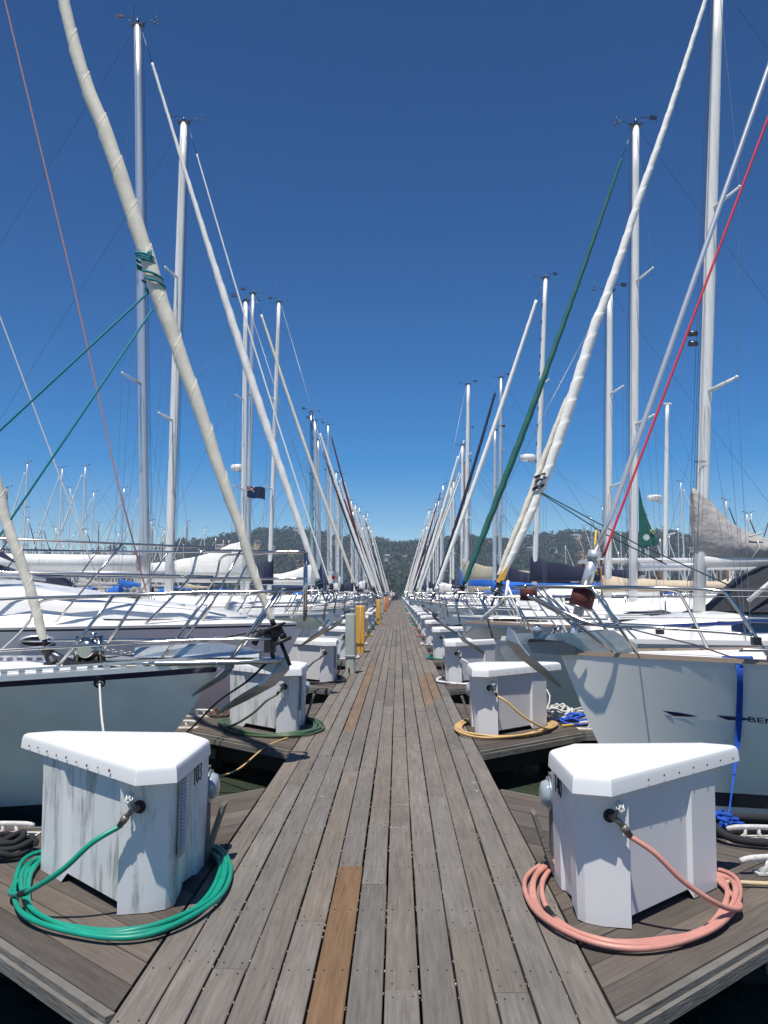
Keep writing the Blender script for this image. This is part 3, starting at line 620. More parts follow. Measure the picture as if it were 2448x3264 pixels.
# ------------------------------------------------------------------ boats
class Boat:
    """u runs aft from the bow tip, v across (towards +Y on the right-hand side), z absolute"""
    def __init__(s, side, Y, xb, L=10.5, B=3.4, fb=.85, ov=.9, hullm=None, stripe=None, name='sailboat', label='', cat='sailboat', group=None, sheer=.22, Bp=None, transom=.72, full=.55, flare=0, levels=None, keelrise=0):
        s.side, s.Y, s.xb, s.L, s.B, s.fb, s.ov, s.sh, s.tr, s.full, s.fl = side, Y, xb, L, B, fb, ov, sheer, transom, full, flare
        s.e = empty(name, (side*xb, Y, WZ), 0 if side > 0 else math.pi, label=label, cat=cat, group=group)
        s.hullm = hullm or [WHITE]
    def loc(s, P):            # world point -> boat frame (z absolute)
        return Vector((s.side*P[0]-s.xb, s.side*(P[1]-s.Y), P[2]))
    def px(s, x, y, dv=0):    # picture point on the plane v = dv
        return s.loc(aty(x, y, s.Y+dv))
    def put(s, name, mb, m, parent=None, label=None):
        o = mb.build(name, m, parent or s.e, off=(0, 0, WZ))
        if label: o['label'] = label
        return o
    def half(s, u):
        t = max(0, min(1, u/s.L)); a = s.full
        f = 1-(1-min(t/a, 1))**2.1
        if t > a: f = 1-(1-s.tr)*((t-a)/(1-a))**1.8
        return s.B/2*f
    def dz(s, u):
        t = max(0, u/s.L); return s.fb-s.sh*(1-(1-min(t/.7, 1))**2)+.06*max(0, t-.7)
    def hull(s, levels=((0, 0), (.28, 0), (.335, 1), (.37, 0), (.9, 0), (1, 0)), N=30, stripes=None):
        zb = WZ-.25; mb = MB(); r0 = []
        for lv, _ in levels:
            P = []
            for i in range(N+1):
                t = (i/N)**1.35; us = s.ov*(1-lv)**1.15; u = us+t*(s.L-.25*(1-lv)-us); tt = t
                g = lv**(.72-s.fl-.40*min(tt*2.0, 1)*(1-s.fl)) if lv > 0 else .0
                z = zb+(s.dz(u)-zb)*lv; v = s.half(tt*s.L)*g
                P.append((u, v, z))
            r0.append(P)
        for sg in (1, -1):
            for k in range(len(levels)-1):
                V = []; 
                for i in range(N+1):
                    for q in (k, k+1): p = r0[q][i]; V.append((p[0], p[1]*sg, p[2]))
                mb.add(V, [(2*i, 2*i+1, 2*i+3, 2*i+2) for i in range(N)], levels[k+1][1], True)
        ring = [(p[-1][0], p[-1][1], p[-1][2]) for p in r0]; ring2 = [(a, -b, c) for a, b, c in ring[::-1]]
        mb.add(ring+ring2, [tuple(range(len(ring)*2))], levels[-1][1])
        o = mb.build('hull', s.hullm, s.e, off=(0, 0, WZ)); s.hullo = o
        return o
    def deck(s, m=None, camber=.06, N=24):
        mb = MB(); V = []; K = 7
        for i in range(N+1):
            u = (i/N)**1.35*s.L; h = s.half(u)
            for k in range(K):
                q = -1+2*k/(K-1); V.append((u, h*q*.995, s.dz(u)-.004+camber*(1-q*q)*min(1, h)))
        mb.add(V, [(i*K+k, i*K+k+1, (i+1)*K+k+1, (i+1)*K+k) for i in range(N) for k in range(K-1)], 0, True)
        return s.put('deck', mb, m or DECKW)
    def dk(s, u, v=0):
        h = max(s.half(u), .01); q = min(1, abs(v)/h); return s.dz(u)-.004+.06*(1-q*q)*min(1, h)
    def toerail(s, m, h=.04, w=.03, u1=None, slots=False, N=30):
        mb = MB(); u1 = u1 or s.L
        us = [(i/N)**1.4*u1 for i in range(N+1)]
        for sg in (1, -1):
            def rail(z0, z1, w_):
                rings = []
                for u in us:
                    e_ = s.half(u)*sg; z = s.dz(u); rings.append([(u-.004, e_+sg*.006, z+z0), (u-.004, e_-sg*w_, z+z0), (u-.004, e_-sg*w_, z+z1), (u-.004, e_+sg*.006, z+z1)])
                mb.loft(rings, smooth=False)
            if not slots: rail(-.01, h, w)
            else:
                rail(-.03, .012, .012); rail(.045, .062, .012)
                u = .25
                while u < 3.2:
                    e_ = s.half(u)*sg; mb.box((u, e_-sg*.003, s.dz(u)+.028), (.045, .012, .04), 0, Matrix.Rotation(sg*math.atan((s.half(u+.1)-s.half(u))/.1), 3, 'Z')); u += .115
                    
        return s.put('toe_rail', mb, m)
    def coachroof(s, st, m=None, win=None, name='cabin', winm=None, stripe=None):
        """st: stations (u, half width, top z)"""
        mb = MB(); rings = []
        for u, w, zt in st:
            zd = s.dk(u, w)-.02; h = zt-zd
            rings.append([(u, -w, zd), (u+.01, -w*.97, zd+h*.62), (u+.02, -w*.90, zt-.015), (u+.02, -w*.6, zt+.02), (u+.02, 0, zt+.045), (u+.02, w*.6, zt+.02), (u+.02, w*.90, zt-.015), (u+.01, w*.97, zd+h*.62), (u, w, zd)])
        mb.loft(rings, close=False, caps=True); c = s.put(name, mb, m or DECKW)
        def at(u):
            for a, b in zip(st, st[1:]):
                if a[0] <= u <= b[0]: t = (u-a[0])/(b[0]-a[0]); return lerp(a[1], b[1], t), lerp(a[2], b[2], t)
            return st[-1][1:]
        for (u0, u1) in (win or []):
            for sg in (1, -1):
                w = MB(); n = 6; V = []
                for i in range(n+1):
                    u = lerp(u0, u1, i/n); hw, zt = at(u); zd = s.dk(u, hw); h = zt-zd; k = .5 if i in (0, n) else 1
                    for f in ((.5-.2*k), (.5+.22*k)):
                        V.append((u, sg*(hw*(1-.03*f/.62)+.004), zd+h*f)); 
                    for f in ((.5-.2*k), (.5+.22*k)):
                        V.append((u, sg*(hw*(1-.03*f/.62)-.02), zd+h*f))
                F_ = []
                for i in range(n):
                    a = 4*i; b = a+4; F_ += [(a, a+1, b+1, b), (a+1, a+3, b+3, b+1), (a+3, a+2, b+2, b+3), (a+2, a, b, b+2)]
                F_ += [(0, 1, 3, 2), (4*n, 4*n+1, 4*n+3, 4*n+2)]
                w.add(V, F_); s.put('window', w, winm or GLASS, c)
        if stripe:
            u0, u1, f0, f1, sm = stripe
            for sg in (1, -1):
                w = MB(); n = 14; V = []
                for i in range(n+1):
                    u = lerp(u0, u1, i/n); hw, zt = at(u); zd = s.dk(u, hw); h = zt-zd
                    V += [(u, sg*(hw*(1-.03*f0/.62)+.005), zd+h*f0), (u, sg*(hw*(1-.03*f1/.62)+.005), zd+h*f1)]
                w.add(V, [(2*i, 2*i+1, 2*i+3, 2*i+2) for i in range(n)]); s.put('stripe', w, sm, c)
        s.cab = c; return c
    def edge(s, u, sg, ins=.06): return Vector((u, sg*(s.half(u)-ins), s.dz(u)))
    def pulpit(s, h=.6, u1=1.7, fwd=.12, lean=.25, rails=2, r=.013, legs=(.35, 1.1), mid=.5, bow_w=.14, m=None, name='pulpit', seg=8):
        mb = MB(); W = lambda u: max(s.half(u)-.07, bow_w)
        top = []
        for u in (u1*.75, .9*u1*.55, .3*u1, .08): top.append(Vector((u-lean*h*.0-0.0, W(u), s.dz(u)+h)))
        f = Vector((-fwd, 0, s.fb+h))
        A = [Vector((u1+lean, W(u1+lean), s.dz(u1)+.01)), Vector((u1, W(u1), s.dz(u1)+h*.6)), Vector((u1-.12, W(u1-.1), s.dz(u1)+h*.95))]+top+[Vector((-fwd*.8, bow_w*.8, s.fb+h)), Vector((-fwd, bow_w*.4, s.fb+h))]
        path = catmull(A+[Vector((p.x, -p.y, p.z)) for p in A[::-1]], 5); mb.tube(path, r, seg)
        if rails > 1:
            Bp = [Vector((u, W(u), s.dz(u)+h*mid)) for u in (u1+.05, u1*.6, u1*.3, .12)]+[Vector((-fwd*.7, bow_w*.8, s.fb+h*mid)), Vector((-fwd*.9, bow_w*.4, s.fb+h*mid))]
            mb.tube(catmull(Bp+[Vector((p.x, -p.y, p.z)) for p in Bp[::-1]], 4), r*.9, seg)
        for lu in legs:
            for sg in (1, -1): mb.tube([Vector((lu+lean*.9, sg*W(lu+lean*.5), s.dz(lu)+.01)), Vector((lu-.04, sg*W(lu), s.dz(lu)+h))], r, seg)
        for sg in (1, -1): mb.tube([Vector((-fwd, sg*bow_w*.6, s.fb+h)), Vector((-fwd*.2, sg*bow_w*.7, s.fb+.02))], r, seg)
        s.pu = u1; return s.put(name, mb, m or STEEL)
    def lifelines(s, h=.6, u0=None, u1=None, step=1.9, wires=2, r=.004, sr=.011, lean=0, seg=6, name='guard_rail'):
        u0 = u0 or s.pu; u1 = u1 or s.L-.8; mb = MB(); w = MB(); n = max(1, round((u1-u0)/step))
        for sg in (1, -1):
            tops = [Vector((u0-.02, sg*(s.half(u0)-.07), s.dz(u0)+h))]
            for k in range(1, n+1):
                u = u0+(u1-u0)*k/n; b = s.edge(u, sg, .07); t = b+Vector((-lean, 0, h)); mb.tube([b, t], sr, seg); tops.append(t)
            for q in range(wires):
                f = 1-.46*q; w.tube([Vector((p.x+lean*(1-f), p.y, s.dz(p.x)+h*f)) for p in tops], r, 5)
        o = s.put('stanchion', mb, STEEL); s.put('lifeline', w, WIRE); return o
    def mast(s, base, top, r, m=MASTW, spr=(.36, .66), tip=True, ant=True, flat=.72, sm=None, beam=None, taper=.8, seg=12, wires=True, lod=0, stay=None, steps=False, name='mast'):
        base, top = Vector(base), Vector(top); d = top-base; mb = MB(); n = 10
        mb.tube([base.lerp(top, i/n) for i in range(n+1)], [r*(1-(1-taper)*max(0, i/n-.6)/.4) for i in range(n+1)], seg, flat=flat)
        mo = s.put(name, mb, m); H = d.length; bm_ = beam or s.half(base.x)
        tips = []
        for f in spr:
            p = base.lerp(top, f); w = bm_*(.62-.25*f)
            for sg in (1, -1):
                sp = MB(); q = p+Vector((.18, sg*w, .06)); sp.tube([p, p.lerp(q, .5), q], [r*.42, r*.36, r*.24], 8, flat=.4); sp.sphere(q, r*.32, 6); s.put('spreader', sp, sm or m, mo)
            tips.append((p, w))
        if tip:
            t = MB(); t.box(top+Vector((0, 0, .02)), (r*2.9, r*1.1, .05)); 
            a = top+Vector((-.1, 0, .03)); q = max(.5, r*5)
            t.tube([a, a+Vector((-.35*q, .0, .08)), a+Vector((-.62*q, 0, .12))], .008, 5); t.tube([a+Vector((-.62*q, 0, .04)), a+Vector((-.62*q, 0, .22))], .006, 5)
            for k in range(3): t.sphere(a+Vector((-.62*q+.045*math.cos(k*2.1), .045*math.sin(k*2.1), .03)), .025, 6)
            b = top+Vector((.1, 0, .03)); t.tube([b, b+Vector((.25*q, 0, .16))], .007, 5); t.tube([b+Vector((.25*q-.12, 0, .17)), b+Vector((.25*q+.2, .04, .17))], .009, 4); t.add([b+Vector((.25*q+.08, .02, .12)), b+Vector((.25*q+.24, .05, .12)), b+Vector((.25*q+.24, .05, .23)), b+Vector((.25*q+.08, .02, .23))], [(0, 1, 2, 3)])
            t.tube([top+Vector((0, 0, .04)), top+Vector((0, 0, .16))], .035, 8)
            if ant: t.tube([top+Vector((r*.8, r*.3, 0)), top+Vector((r*.8, r*.3, .95))], .006, 5)
            s.put('masthead_instrument', t, DARKST, mo)
        if wires:
            wb = MB(); wr = max(.0035, .00018*s.Y)
            for sg in (1, -1):
                pts = [top]+[p+Vector((.18, sg*w, .06)) for p, w in tips[::-1]]+[Vector((base.x+.25, sg*max(.3, bm_-.12), s.dz(base.x))) ]
                wb.tube(pts, wr, 4)
                if lod < 2:
                    ch = Vector((base.x+.2, sg*max(.3, bm_-.16), s.dz(base.x)))
                    for p, w in tips: wb.tube([p, ch], wr*.9, 4)
                    if tips: wb.tube([Vector((base.x-.5, sg*(bm_-.2), s.dz(base.x-.5))), tips[0][0]], wr*.8, 4)
            s.put('shroud', wb, WIRE)
            bs = MB(); st = Vector((s.L-.1, 0, s.dz(s.L)+.1)); bs.tube([top, st], wr, 4)
            if lod < 1:
                for k in range(4): o = Vector((-r-.01-.015*(k % 2), (k-1.5)*.05, 0)); bs.tube([top+o, base+Vector((-r*1.1, (k-1.5)*.12, .25))], wr*.9, 4)
            s.put('halyard', bs, WIREK if lod < 1 else WIRE)
        s.mb_, s.mt_, s.mr = base, top, r
        if steps:
            q = MB()
            for k in range(14): p = base.lerp(top, .2+.055*k); q.box(p+Vector((-r*.95, 0, 0)), (.05, .05, .12))
            s.put('mast_step', q, DARKST, mo)
        return mo
    def furled(s, pts, radii, m, drum=True, seg=12, pitch=.55, depth=.12, name='furled_sail', dm=BLACK, n=120, top_wire=None, dr=.09, hem=0):
        P = catmull(pts, max(2, n//(len(pts)-1))); L = len(P)
        k = len(radii)-1; rr = []
        for i in range(L):
            t = i/(L-1)*k; j = min(int(t), k-1); rr.append(lerp(radii[j], radii[j+1], t-j)*(1+.05*noise.noise(Vector((i*260/n*.11, 7, 1)))))
        mb = MB(); mb.tube(P, rr, seg, wrap=(pitch, depth) if depth else None)
        if depth and n > 100:      # the hem of the wound cloth, one lap per pitch
            hp_ = []; dist = 0; nx = None
            for i in range(L-1):
                tg = (P[i+1]-P[i]); sg_ = tg.length; tg.normalize(); nx = tg.cross(Vector((0, 1, 0))) if nx is None else nx; nx = (nx-tg*nx.dot(tg)).normalized(); ny = tg.cross(nx)
                m_ = max(2, int(sg_/pitch*14))
                for k_ in range(m_):
                    f_ = k_/m_; a_ = 2*math.pi*(dist+sg_*f_)/pitch; q_ = rr[i]*(1+depth*.5)
                    hp_.append(P[i].lerp(P[i+1], f_)+nx*(q_*math.cos(a_))+ny*(q_*math.sin(a_)))
                dist += sg_
            if hem: mb.tube(hp_, hem, 5)
        o = s.put(name, mb, m)
        if drum:
            a, b = P[0], P[1]; d = (P[8]-P[0]).normalized(); q = MB(); a = P[0]-d*.06
            q.tube([a-d*.16, a-d*.158, a-d*.13, a-d*.128, a-d*.02, a-d*.018, a, a+d*.004], [dr*.6, dr, dr, dr*.62, dr*.62, dr, dr, dr*.5], 14)
            q.tube([a-d*.36, a-d*.16], .016, 8); q.tube([a, a+d*.08], .022, 8)
            s.put('furler_drum', q, dm, o)
        if top_wire is not None:
            w = MB(); w.tube([P[-1], top_wire], .007, 6); s.put('swivel', w, DARKST, o)
        return o
    def anchor(s, u=-.35, z=None, sc=1, m=GALV, roll=True, v=0, tilt=0.0):
        z = z if z is not None else s.fb; mb = MB(); c = Vector((u, v, z)); rt = Matrix.Rotation(tilt, 3, 'Y')
        def P(a, b, h): return c+rt@Vector((a*sc, b*sc, h*sc))
        # shank
        mb.loft([[P(-.08, -.014, .05), P(-.08, .014, .05), P(-.02, .014, -.06), P(-.02, -.014, -.06)], [P(.25, -.014, .1), P(.25, .014, .1), P(.25, .014, .02), P(.25, -.014, .02)], [P(.62, -.014, .03), P(.62, .014, .03), P(.62, .014, -.01), P(.62, -.014, -.01)]], smooth=False)
        # fluke: a folded plough blade, thick sheet
        top = []; bot = []
        A = [(-.16, .0, .10), (-.17, .0, -.02), (-.05, 0, -.17), (.20, 0, -.32), (.46, 0, -.46)]
        E_ = [(-.10, .09, .06), (-.05, .20, -.05), (.06, .23, -.16), (.26, .15, -.29), (.46, .012, -.455)]
        for sg in (1, -1):
            V = []
            for a, b in zip(A, E_):
                V += [P(*a), P(b[0], b[1]*sg, b[2])]
            o = [v_+Vector((.012*sc, 0, .014*sc)) for v_ in V]; n_ = len(V)
            F_ = [(2*i, 2*i+1, 2*i+3, 2*i+2) for i in range(4)]+[(n_+2*i, n_+2*i+2, n_+2*i+3, n_+2*i+1) for i in range(4)]+[(2*i+1, n_+2*i+1, n_+2*i+3, 2*i+3) for i in range(4)]
            mb.add(V+o, F_)
        a = s.put('anchor', mb, m)
        if roll:
            q = MB()
            for sg in (1, -1):
                V = [(u+.10, v+sg*.055, z-.07), (u+.02, v+sg*.055, z+.02), (u+.12, v+sg*.055, z+.10), (.65, v+sg*.07, z+.07), (.65, v+sg*.07, z+.0), (.1, v+sg*.06, z-.05)]
                W = [(x, y+sg*.006, h) for x, y, h in V]; n_ = 6
                q.add(V+W, [tuple(range(6)), tuple(range(11, 5, -1))]+[(i, (i+1) % 6, 6+(i+1) % 6, 6+i) for i in range(6)])
            q.box((.25, v, z+.006), (.8, .12, .012)); q.tube([(u+.06, v-.06, z-.01), (u+.06, v+.06, z-.01)], .035, 10)
            s.put('bow_roller', q, STEEL if m is STEEL else GALV)
        return a
    def boom(s, z, L, r=.07, cover=None, up=.85, m=ALU, droop=.05, ck=.3, lumps=0, seed=0):
        b0 = s.mb_.lerp(s.mt_, (z-s.mb_.z)/(s.mt_.z-s.mb_.z))+Vector((s.mr+.03, 0, 0)); b1 = b0+Vector((L, 0, droop)); mb = MB(); mb.tube([b0, b1], r, 10, flat=1.25); o = s.put('boom', mb, m)
        if cover:
            r_ = random.Random(seed); rings = []; N = 22
            for i in range(N+1):
                t = i/N; c = b0.lerp(b1, t*.97)+Vector((-s.mr*2.6*(1-t)-.03, 0, 0)); h = up*math.exp(-t*3.2)+ck*(1-t*.45); w = .10+.10*(1-t)+.04*math.sin(t*17+seed)
                if i == 0: w = .11
                rg = []
                for k in range(12):
                    a = 2*math.pi*k/12; zz = math.cos(a); hh = h if zz > 0 else .13
                    nz = 1+.13*noise.noise(Vector((t*9+seed, k*.9, seed)))
                    rg.append(c+Vector((.03*noise.noise(Vector((k, t*8, seed))), w*math.sin(a)*nz*(1 if zz < .3 else 1.0-.75*(zz-.3)), hh*zz*nz)))
                rings.append(rg)
            k = MB(); k.loft(rings); s.put('sail_cover', k, cover, o)
        return o
    def dodger(s, u, w, z0, z1, m=CANK, l=1.3):
        mb = MB(); R_ = []
        for t, zz, ww in ((0, z0, 1), (.22, lerp(z0, z1, .62), .98), (.45, z1-.03, .93), (.7, z1, .9), (1, z1-.01, .9)):
            R_.append([(u+l*t+.12*abs(math.cos(a))*(1-t), -w*ww*math.cos(a)*(1 if True else 1), z0+(zz-z0)*min(1, 1.35*math.sin(a))+.0) for a in [math.pi*k/12 for k in range(13)]])
        mb.loft(R_, close=False, caps=False); o = s.put('dodger', mb, m)
        return o
    def radar(s, h, m=WHITE, out=-.35, txt=None, r=.30):
        p = s.mb_.lerp(s.mt_, h); c = p+Vector((out, 0, .05)); mb = MB(); mb.tube([c+Vector((0, 0, -.02)), c, c+Vector((0, 0, .05)), c+Vector((0, 0, .16)), c+Vector((0, 0, .2)), c+Vector((0, 0, .215))], [r*.7, r*.95, r, r, r*.85, r*.3], 18)
        o = s.put('radar_dome', mb, m)
        q = MB(); q.tube([p+Vector((0, 0, -.22)), c+Vector((0, 0, -.03))], .02, 6); q.tube([p, c+Vector((0, 0, -.03))], .02, 6); s.put('bracket', q, ALU, o)
        return o, c
    def hatch(s, u, w=.5, l=.55, z=None):
        mb = MB(); z = z or s.dk(u, 0); mb.box((u, 0, z+.03), (l, w, .05)); o = s.put('hatch', mb, DECKW); g = MB(); g.box((u, 0, z+.058), (l-.08, w-.08, .01)); s.put('hatch_glass', g, GLASS, o)
    def windlass(s, u, z=None, sc=1):
        z = z or s.dk(u, 0); a = MB(); a.box((u, 0, z+.012), (.34*sc, .24*sc, .03)); o = s.put('windlass', a, BLACK)
        q = MB(); q.tube([(u, -.14*sc, z+.12*sc), (u, -.10*sc, z+.12*sc), (u, -.09*sc, z+.12*sc), (u, .0, z+.12*sc), (u, .05*sc, z+.12*sc), (u, .12*sc, z+.12*sc)], [.05*sc, .075*sc, .05*sc, .085*sc, .095*sc, .06*sc], 14)
        q.tube([(u+.1*sc, 0, z+.02), (u+.09*sc, 0, z+.2*sc), (u-.08*sc, 0, z+.21*sc), (u-.1*sc, 0, z+.02)], .035*sc, 8)
        q.tube([(u-.02, -.02, z+.2*sc), (u-.02, -.02, z+.25*sc)], .03*sc, 8); s.put('gypsy', q, STEEL, o)

def hit(b, x, y, obj=None):
    """where the sight line through a picture point meets the boat's hull: point and normal in the boat's frame (z from the water)"""
    o = obj or b.hullo; bpy.context.view_layer.update(); M = o.matrix_world; me = o.data
    bv = BVHTree.FromPolygons([M@v.co for v in me.vertices], [tuple(p.vertices) for p in me.polygons])
    p, n, i, d = bv.ray_cast(Vector((CX, 0, CZ)), ray(x, y).normalized())
    if p is None: print('MISS', b.e['label'], x, y); p = aty(x, y, b.Y-.6); n = Vector((0, -1, 0))
    if n.dot(ray(x, y)) > 0: n = -n
    return p, n
def wput(b, name, mb, m, parent=None):
    """mesh given in world coordinates, parented to the boat"""
    o = mb.build(name, m); Mi = (Matrix.Translation(b.e.location)@Matrix.Rotation(b.e.rotation_euler[2], 4, 'Z')).inverted()
    o.data.transform(Mi); o.parent = parent or b.e; return o

def left_one():
    b = Boat(-1, 7.12, 1.394, L=11.5, B=3.5, fb=.862, ov=1.15, sheer=.17, full=.6, label='grey-hulled cutter with navy stripe under its slotted rail, nearest on left', group='boats along the left side',
             hullm=[GREYHULL, NAVY, ANTIF, WHITE])
    b.hull(((0, 2), (.18, 2), (.26, 2), (.4, 0), (.6, 0), (.8, 0), (.948, 0), (.986, 1), (1, 3)), N=40); b.deck()
    b.toerail(ALU, slots=True)
    b.coachroof([(3.4, .35, .98), (4.3, .85, 1.15), (6, 1.05, 1.22), (8.5, 1.05, 1.24)], win=[(5, 5.7), (6.2, 7)])
    b.pulpit(h=.60, u1=2.05, fwd=.50, lean=.42, rails=2, r=.0135, legs=(.1, .85), mid=.34, bow_w=.17)
    b.lifelines(u0=2.1, lean=0)
    # bow platform
    z = b.fb; q = MB(); q.prism([(-.50, -.11), (-.42, -.16), (.9, -.20), (.9, .20), (-.42, .16), (-.50, .11)], z+.005, z+.04); b.put('bowsprit_platform', q, STEEL)
    q = MB(); q.tube(catmull([(.95, -.26, z+.0), (-.3, -.18, z+.02), (-.52, 0, z+.03), (-.3, .18, z+.02), (.95, .26, z)], 6), .022, 8); b.put('platform_rail', q, STEEL)
    q = MB(); q.add([(.7, -.13, z+.05), (-.35, -.12, z+.05), (-.35, -.1, z+.10), (.1, -.1, z+.17), (.7, -.1, z+.13), (.7, .13, z+.05), (-.35, .12, z+.05), (-.35, .1, z+.10), (.1, .1, z+.17), (.7, .1, z+.13)],
                    [(0, 1, 2, 3, 4), (9, 8, 7, 6, 5), (0, 5, 6, 1), (1, 6, 7, 2), (2, 7, 8, 3), (3, 8, 9, 4), (4, 9, 5, 0)]); b.put('anchor_cover', q, GALV)
    b.anchor(u=-.42, z=z-.04, sc=.95, m=GALV, roll=False, v=-.10, tilt=-.05); b.anchor(u=-.05, z=z-.02, sc=.55, m=GALV, roll=False, v=.11)
    b.windlass(1.12, sc=1.05)
    q = MB(); a0 = Vector((1.0, 0, b.dk(1.0)+.12))
    for k in range(34):
        p = a0.lerp(Vector((-.2, 0, z+.06)), k/33)+Vector((0, 0, -.04*math.sin(k/33*math.pi))); d = Vector((1, 0, 0)); o = Vector((0, .011, 0)) if k % 2 else Vector((0, 0, .011))
        q.tube([p-d*.022-o, p-d*.022+o, p+d*.022+o, p+d*.022-o, p-d*.022-o], .0045, 5)
    b.put('anchor_chain', q, GALV)
    # big furled headsail, stepped on the platform
    pts = [b.px(*p) for p in ((866, 1975), (846, 1925), (822, 1864), (802, 1804), (766, 1684), (722, 1563), (681, 1442), (643, 1322), (577, 1141), (543, 1039), (512, 960), (477, 844), (437, 723), (378, 542), (325, 392), (280, 283), (236, 139), (202, 0), (110, -350), (10, -720))]
    s1 = b.furled(pts, [.024, .032, .038, .044, .051, .058, .064, .068, .07, .068, .062, .055, .048, .04], SAILC, pitch=.44, depth=.12, seg=24, n=420, hem=.0022, dm=BLACK, dr=.10)
    q = MB(); top = pts[-1]; q.tube([top, top+(top-pts[-2])*3], .008, 6); b.put('forestay_wire', q, WIRE, s1)
    q = MB(); base = pts[0]; q.tube([Vector((base.x-.02, 0, z+.02)), base+Vector((.01, 0, -.2))], .018, 8); q.box((base.x+.01, 0, z+.16), (.09, .10, .15)); q.tube([(base.x-.12, .05, z+.22), (base.x+.1, -.05, z+.25), (base.x+.16, -.06, z+.15)], .03, 8); b.put('furler_cage', q, BLACK, s1)
    for k, (px_, w) in enumerate((((463, 800), (468, 860)), ((478, 912), (520, 925)))):
        pass
    tie = MB()
    for y0, y1 in ((806, 818), (812, 830), (818, 838), (862, 880), (885, 905)):
        t = (y0-690)/(1077-690); c = b.px(lerp(420, 568, t), y0)
        tie.tube([c+Vector((math.cos(a)*.088, math.sin(a)*.088, -.035*math.sin(a/2)-(y1-y0)*.0008*a)) for a in [2*math.pi*k/14 for k in range(15)]], .011, 6)
    kn = b.px(464, 815, -.07)
    for k in range(5): tie.tube([kn+Vector((R.uniform(-.06, .06), 0, R.uniform(-.05, .05))) for _ in range(3)], .012, 6)
    b.put('teal_lashing', tie, TEAL, s1)
    tl = MB(); a = b.px(480, 925); tl.tube([a, b.px(0, 1372), b.px(-500, 1820)], .011, 6, 0, True); a2 = b.px(487, 985); tl.tube([a2, b.px(0, 1706), b.px(-120, 1885)], .011, 6)
    b.put('teal_sheet', tl, TEAL)
    # inner furled staysail
    pts = [b.px(*p) for p in ((141, 2040), (133, 2015), (110, 1925), (80, 1830), (50, 1745), (20, 1660), (-20, 1500), (-150, 1100), (-330, 600))]
    b.furled(pts, [.030, .036, .042, .044, .045, .045, .04, .035, .03], SAILC, pitch=.27, depth=.14, seg=18, n=300, hem=.0022, dr=.075, name='furled_staysail')
    q = MB(); q.tube([(1.27+.0, 0, b.dk(1.3)), (b.px(141, 2040).x, 0, b.px(141, 2075).z)], .04, 10); b.put('staysail_base', q, DARKST)
    # mast out of the picture to the left
    b.mast((4.6, 0, b.dk(4.6)), (5.0, 0, 13.6), .10, MASTW, lod=1)
    b.boom(2.0, 4.0, cover=CANN)
    # furling line along the deck, hawse with the mooring line
    q = MB(); q.tube([b.px(860, 2005, .05), b.px(420, 2088, .2), b.px(0, 2130, .35), b.px(-300, 2150, .4)], .007, 6); b.put('furling_line', q, BLACK)
    p, n = hit(b, 317, 2176); q = MB(); q.disc(p-n*.004, n, .046, .008, 18); h_ = wput(b, 'hawse_plate', q, BLACK)
    q = MB(); q.tube([p+n*.005+Vector((.028*math.cos(a), -.0, .018*math.sin(a))) for a in [k*math.pi/8 for k in range(17)]], .008, 6); q.disc(p+n*.004, n, .02, .006, 12); wput(b, 'hawse_ring', q, STEEL, h_)
    tgt = atz(225, 2400, .25); end = Vector((-1.62, 5.25, .06))
    mb = MB(); P = catmull([p+n*.01, p.lerp(end, .3)+Vector((0, -.03, -.03)), p.lerp(end, .7)+Vector((0, 0, -.03)), end], 8); mb.tube(P, .009, 8)
    single('mooring_line', mb, ROPEW, 'white mooring line running down from the grey hull behind the dock box numbered 103', 'rope', loc=tuple(end))
    return b

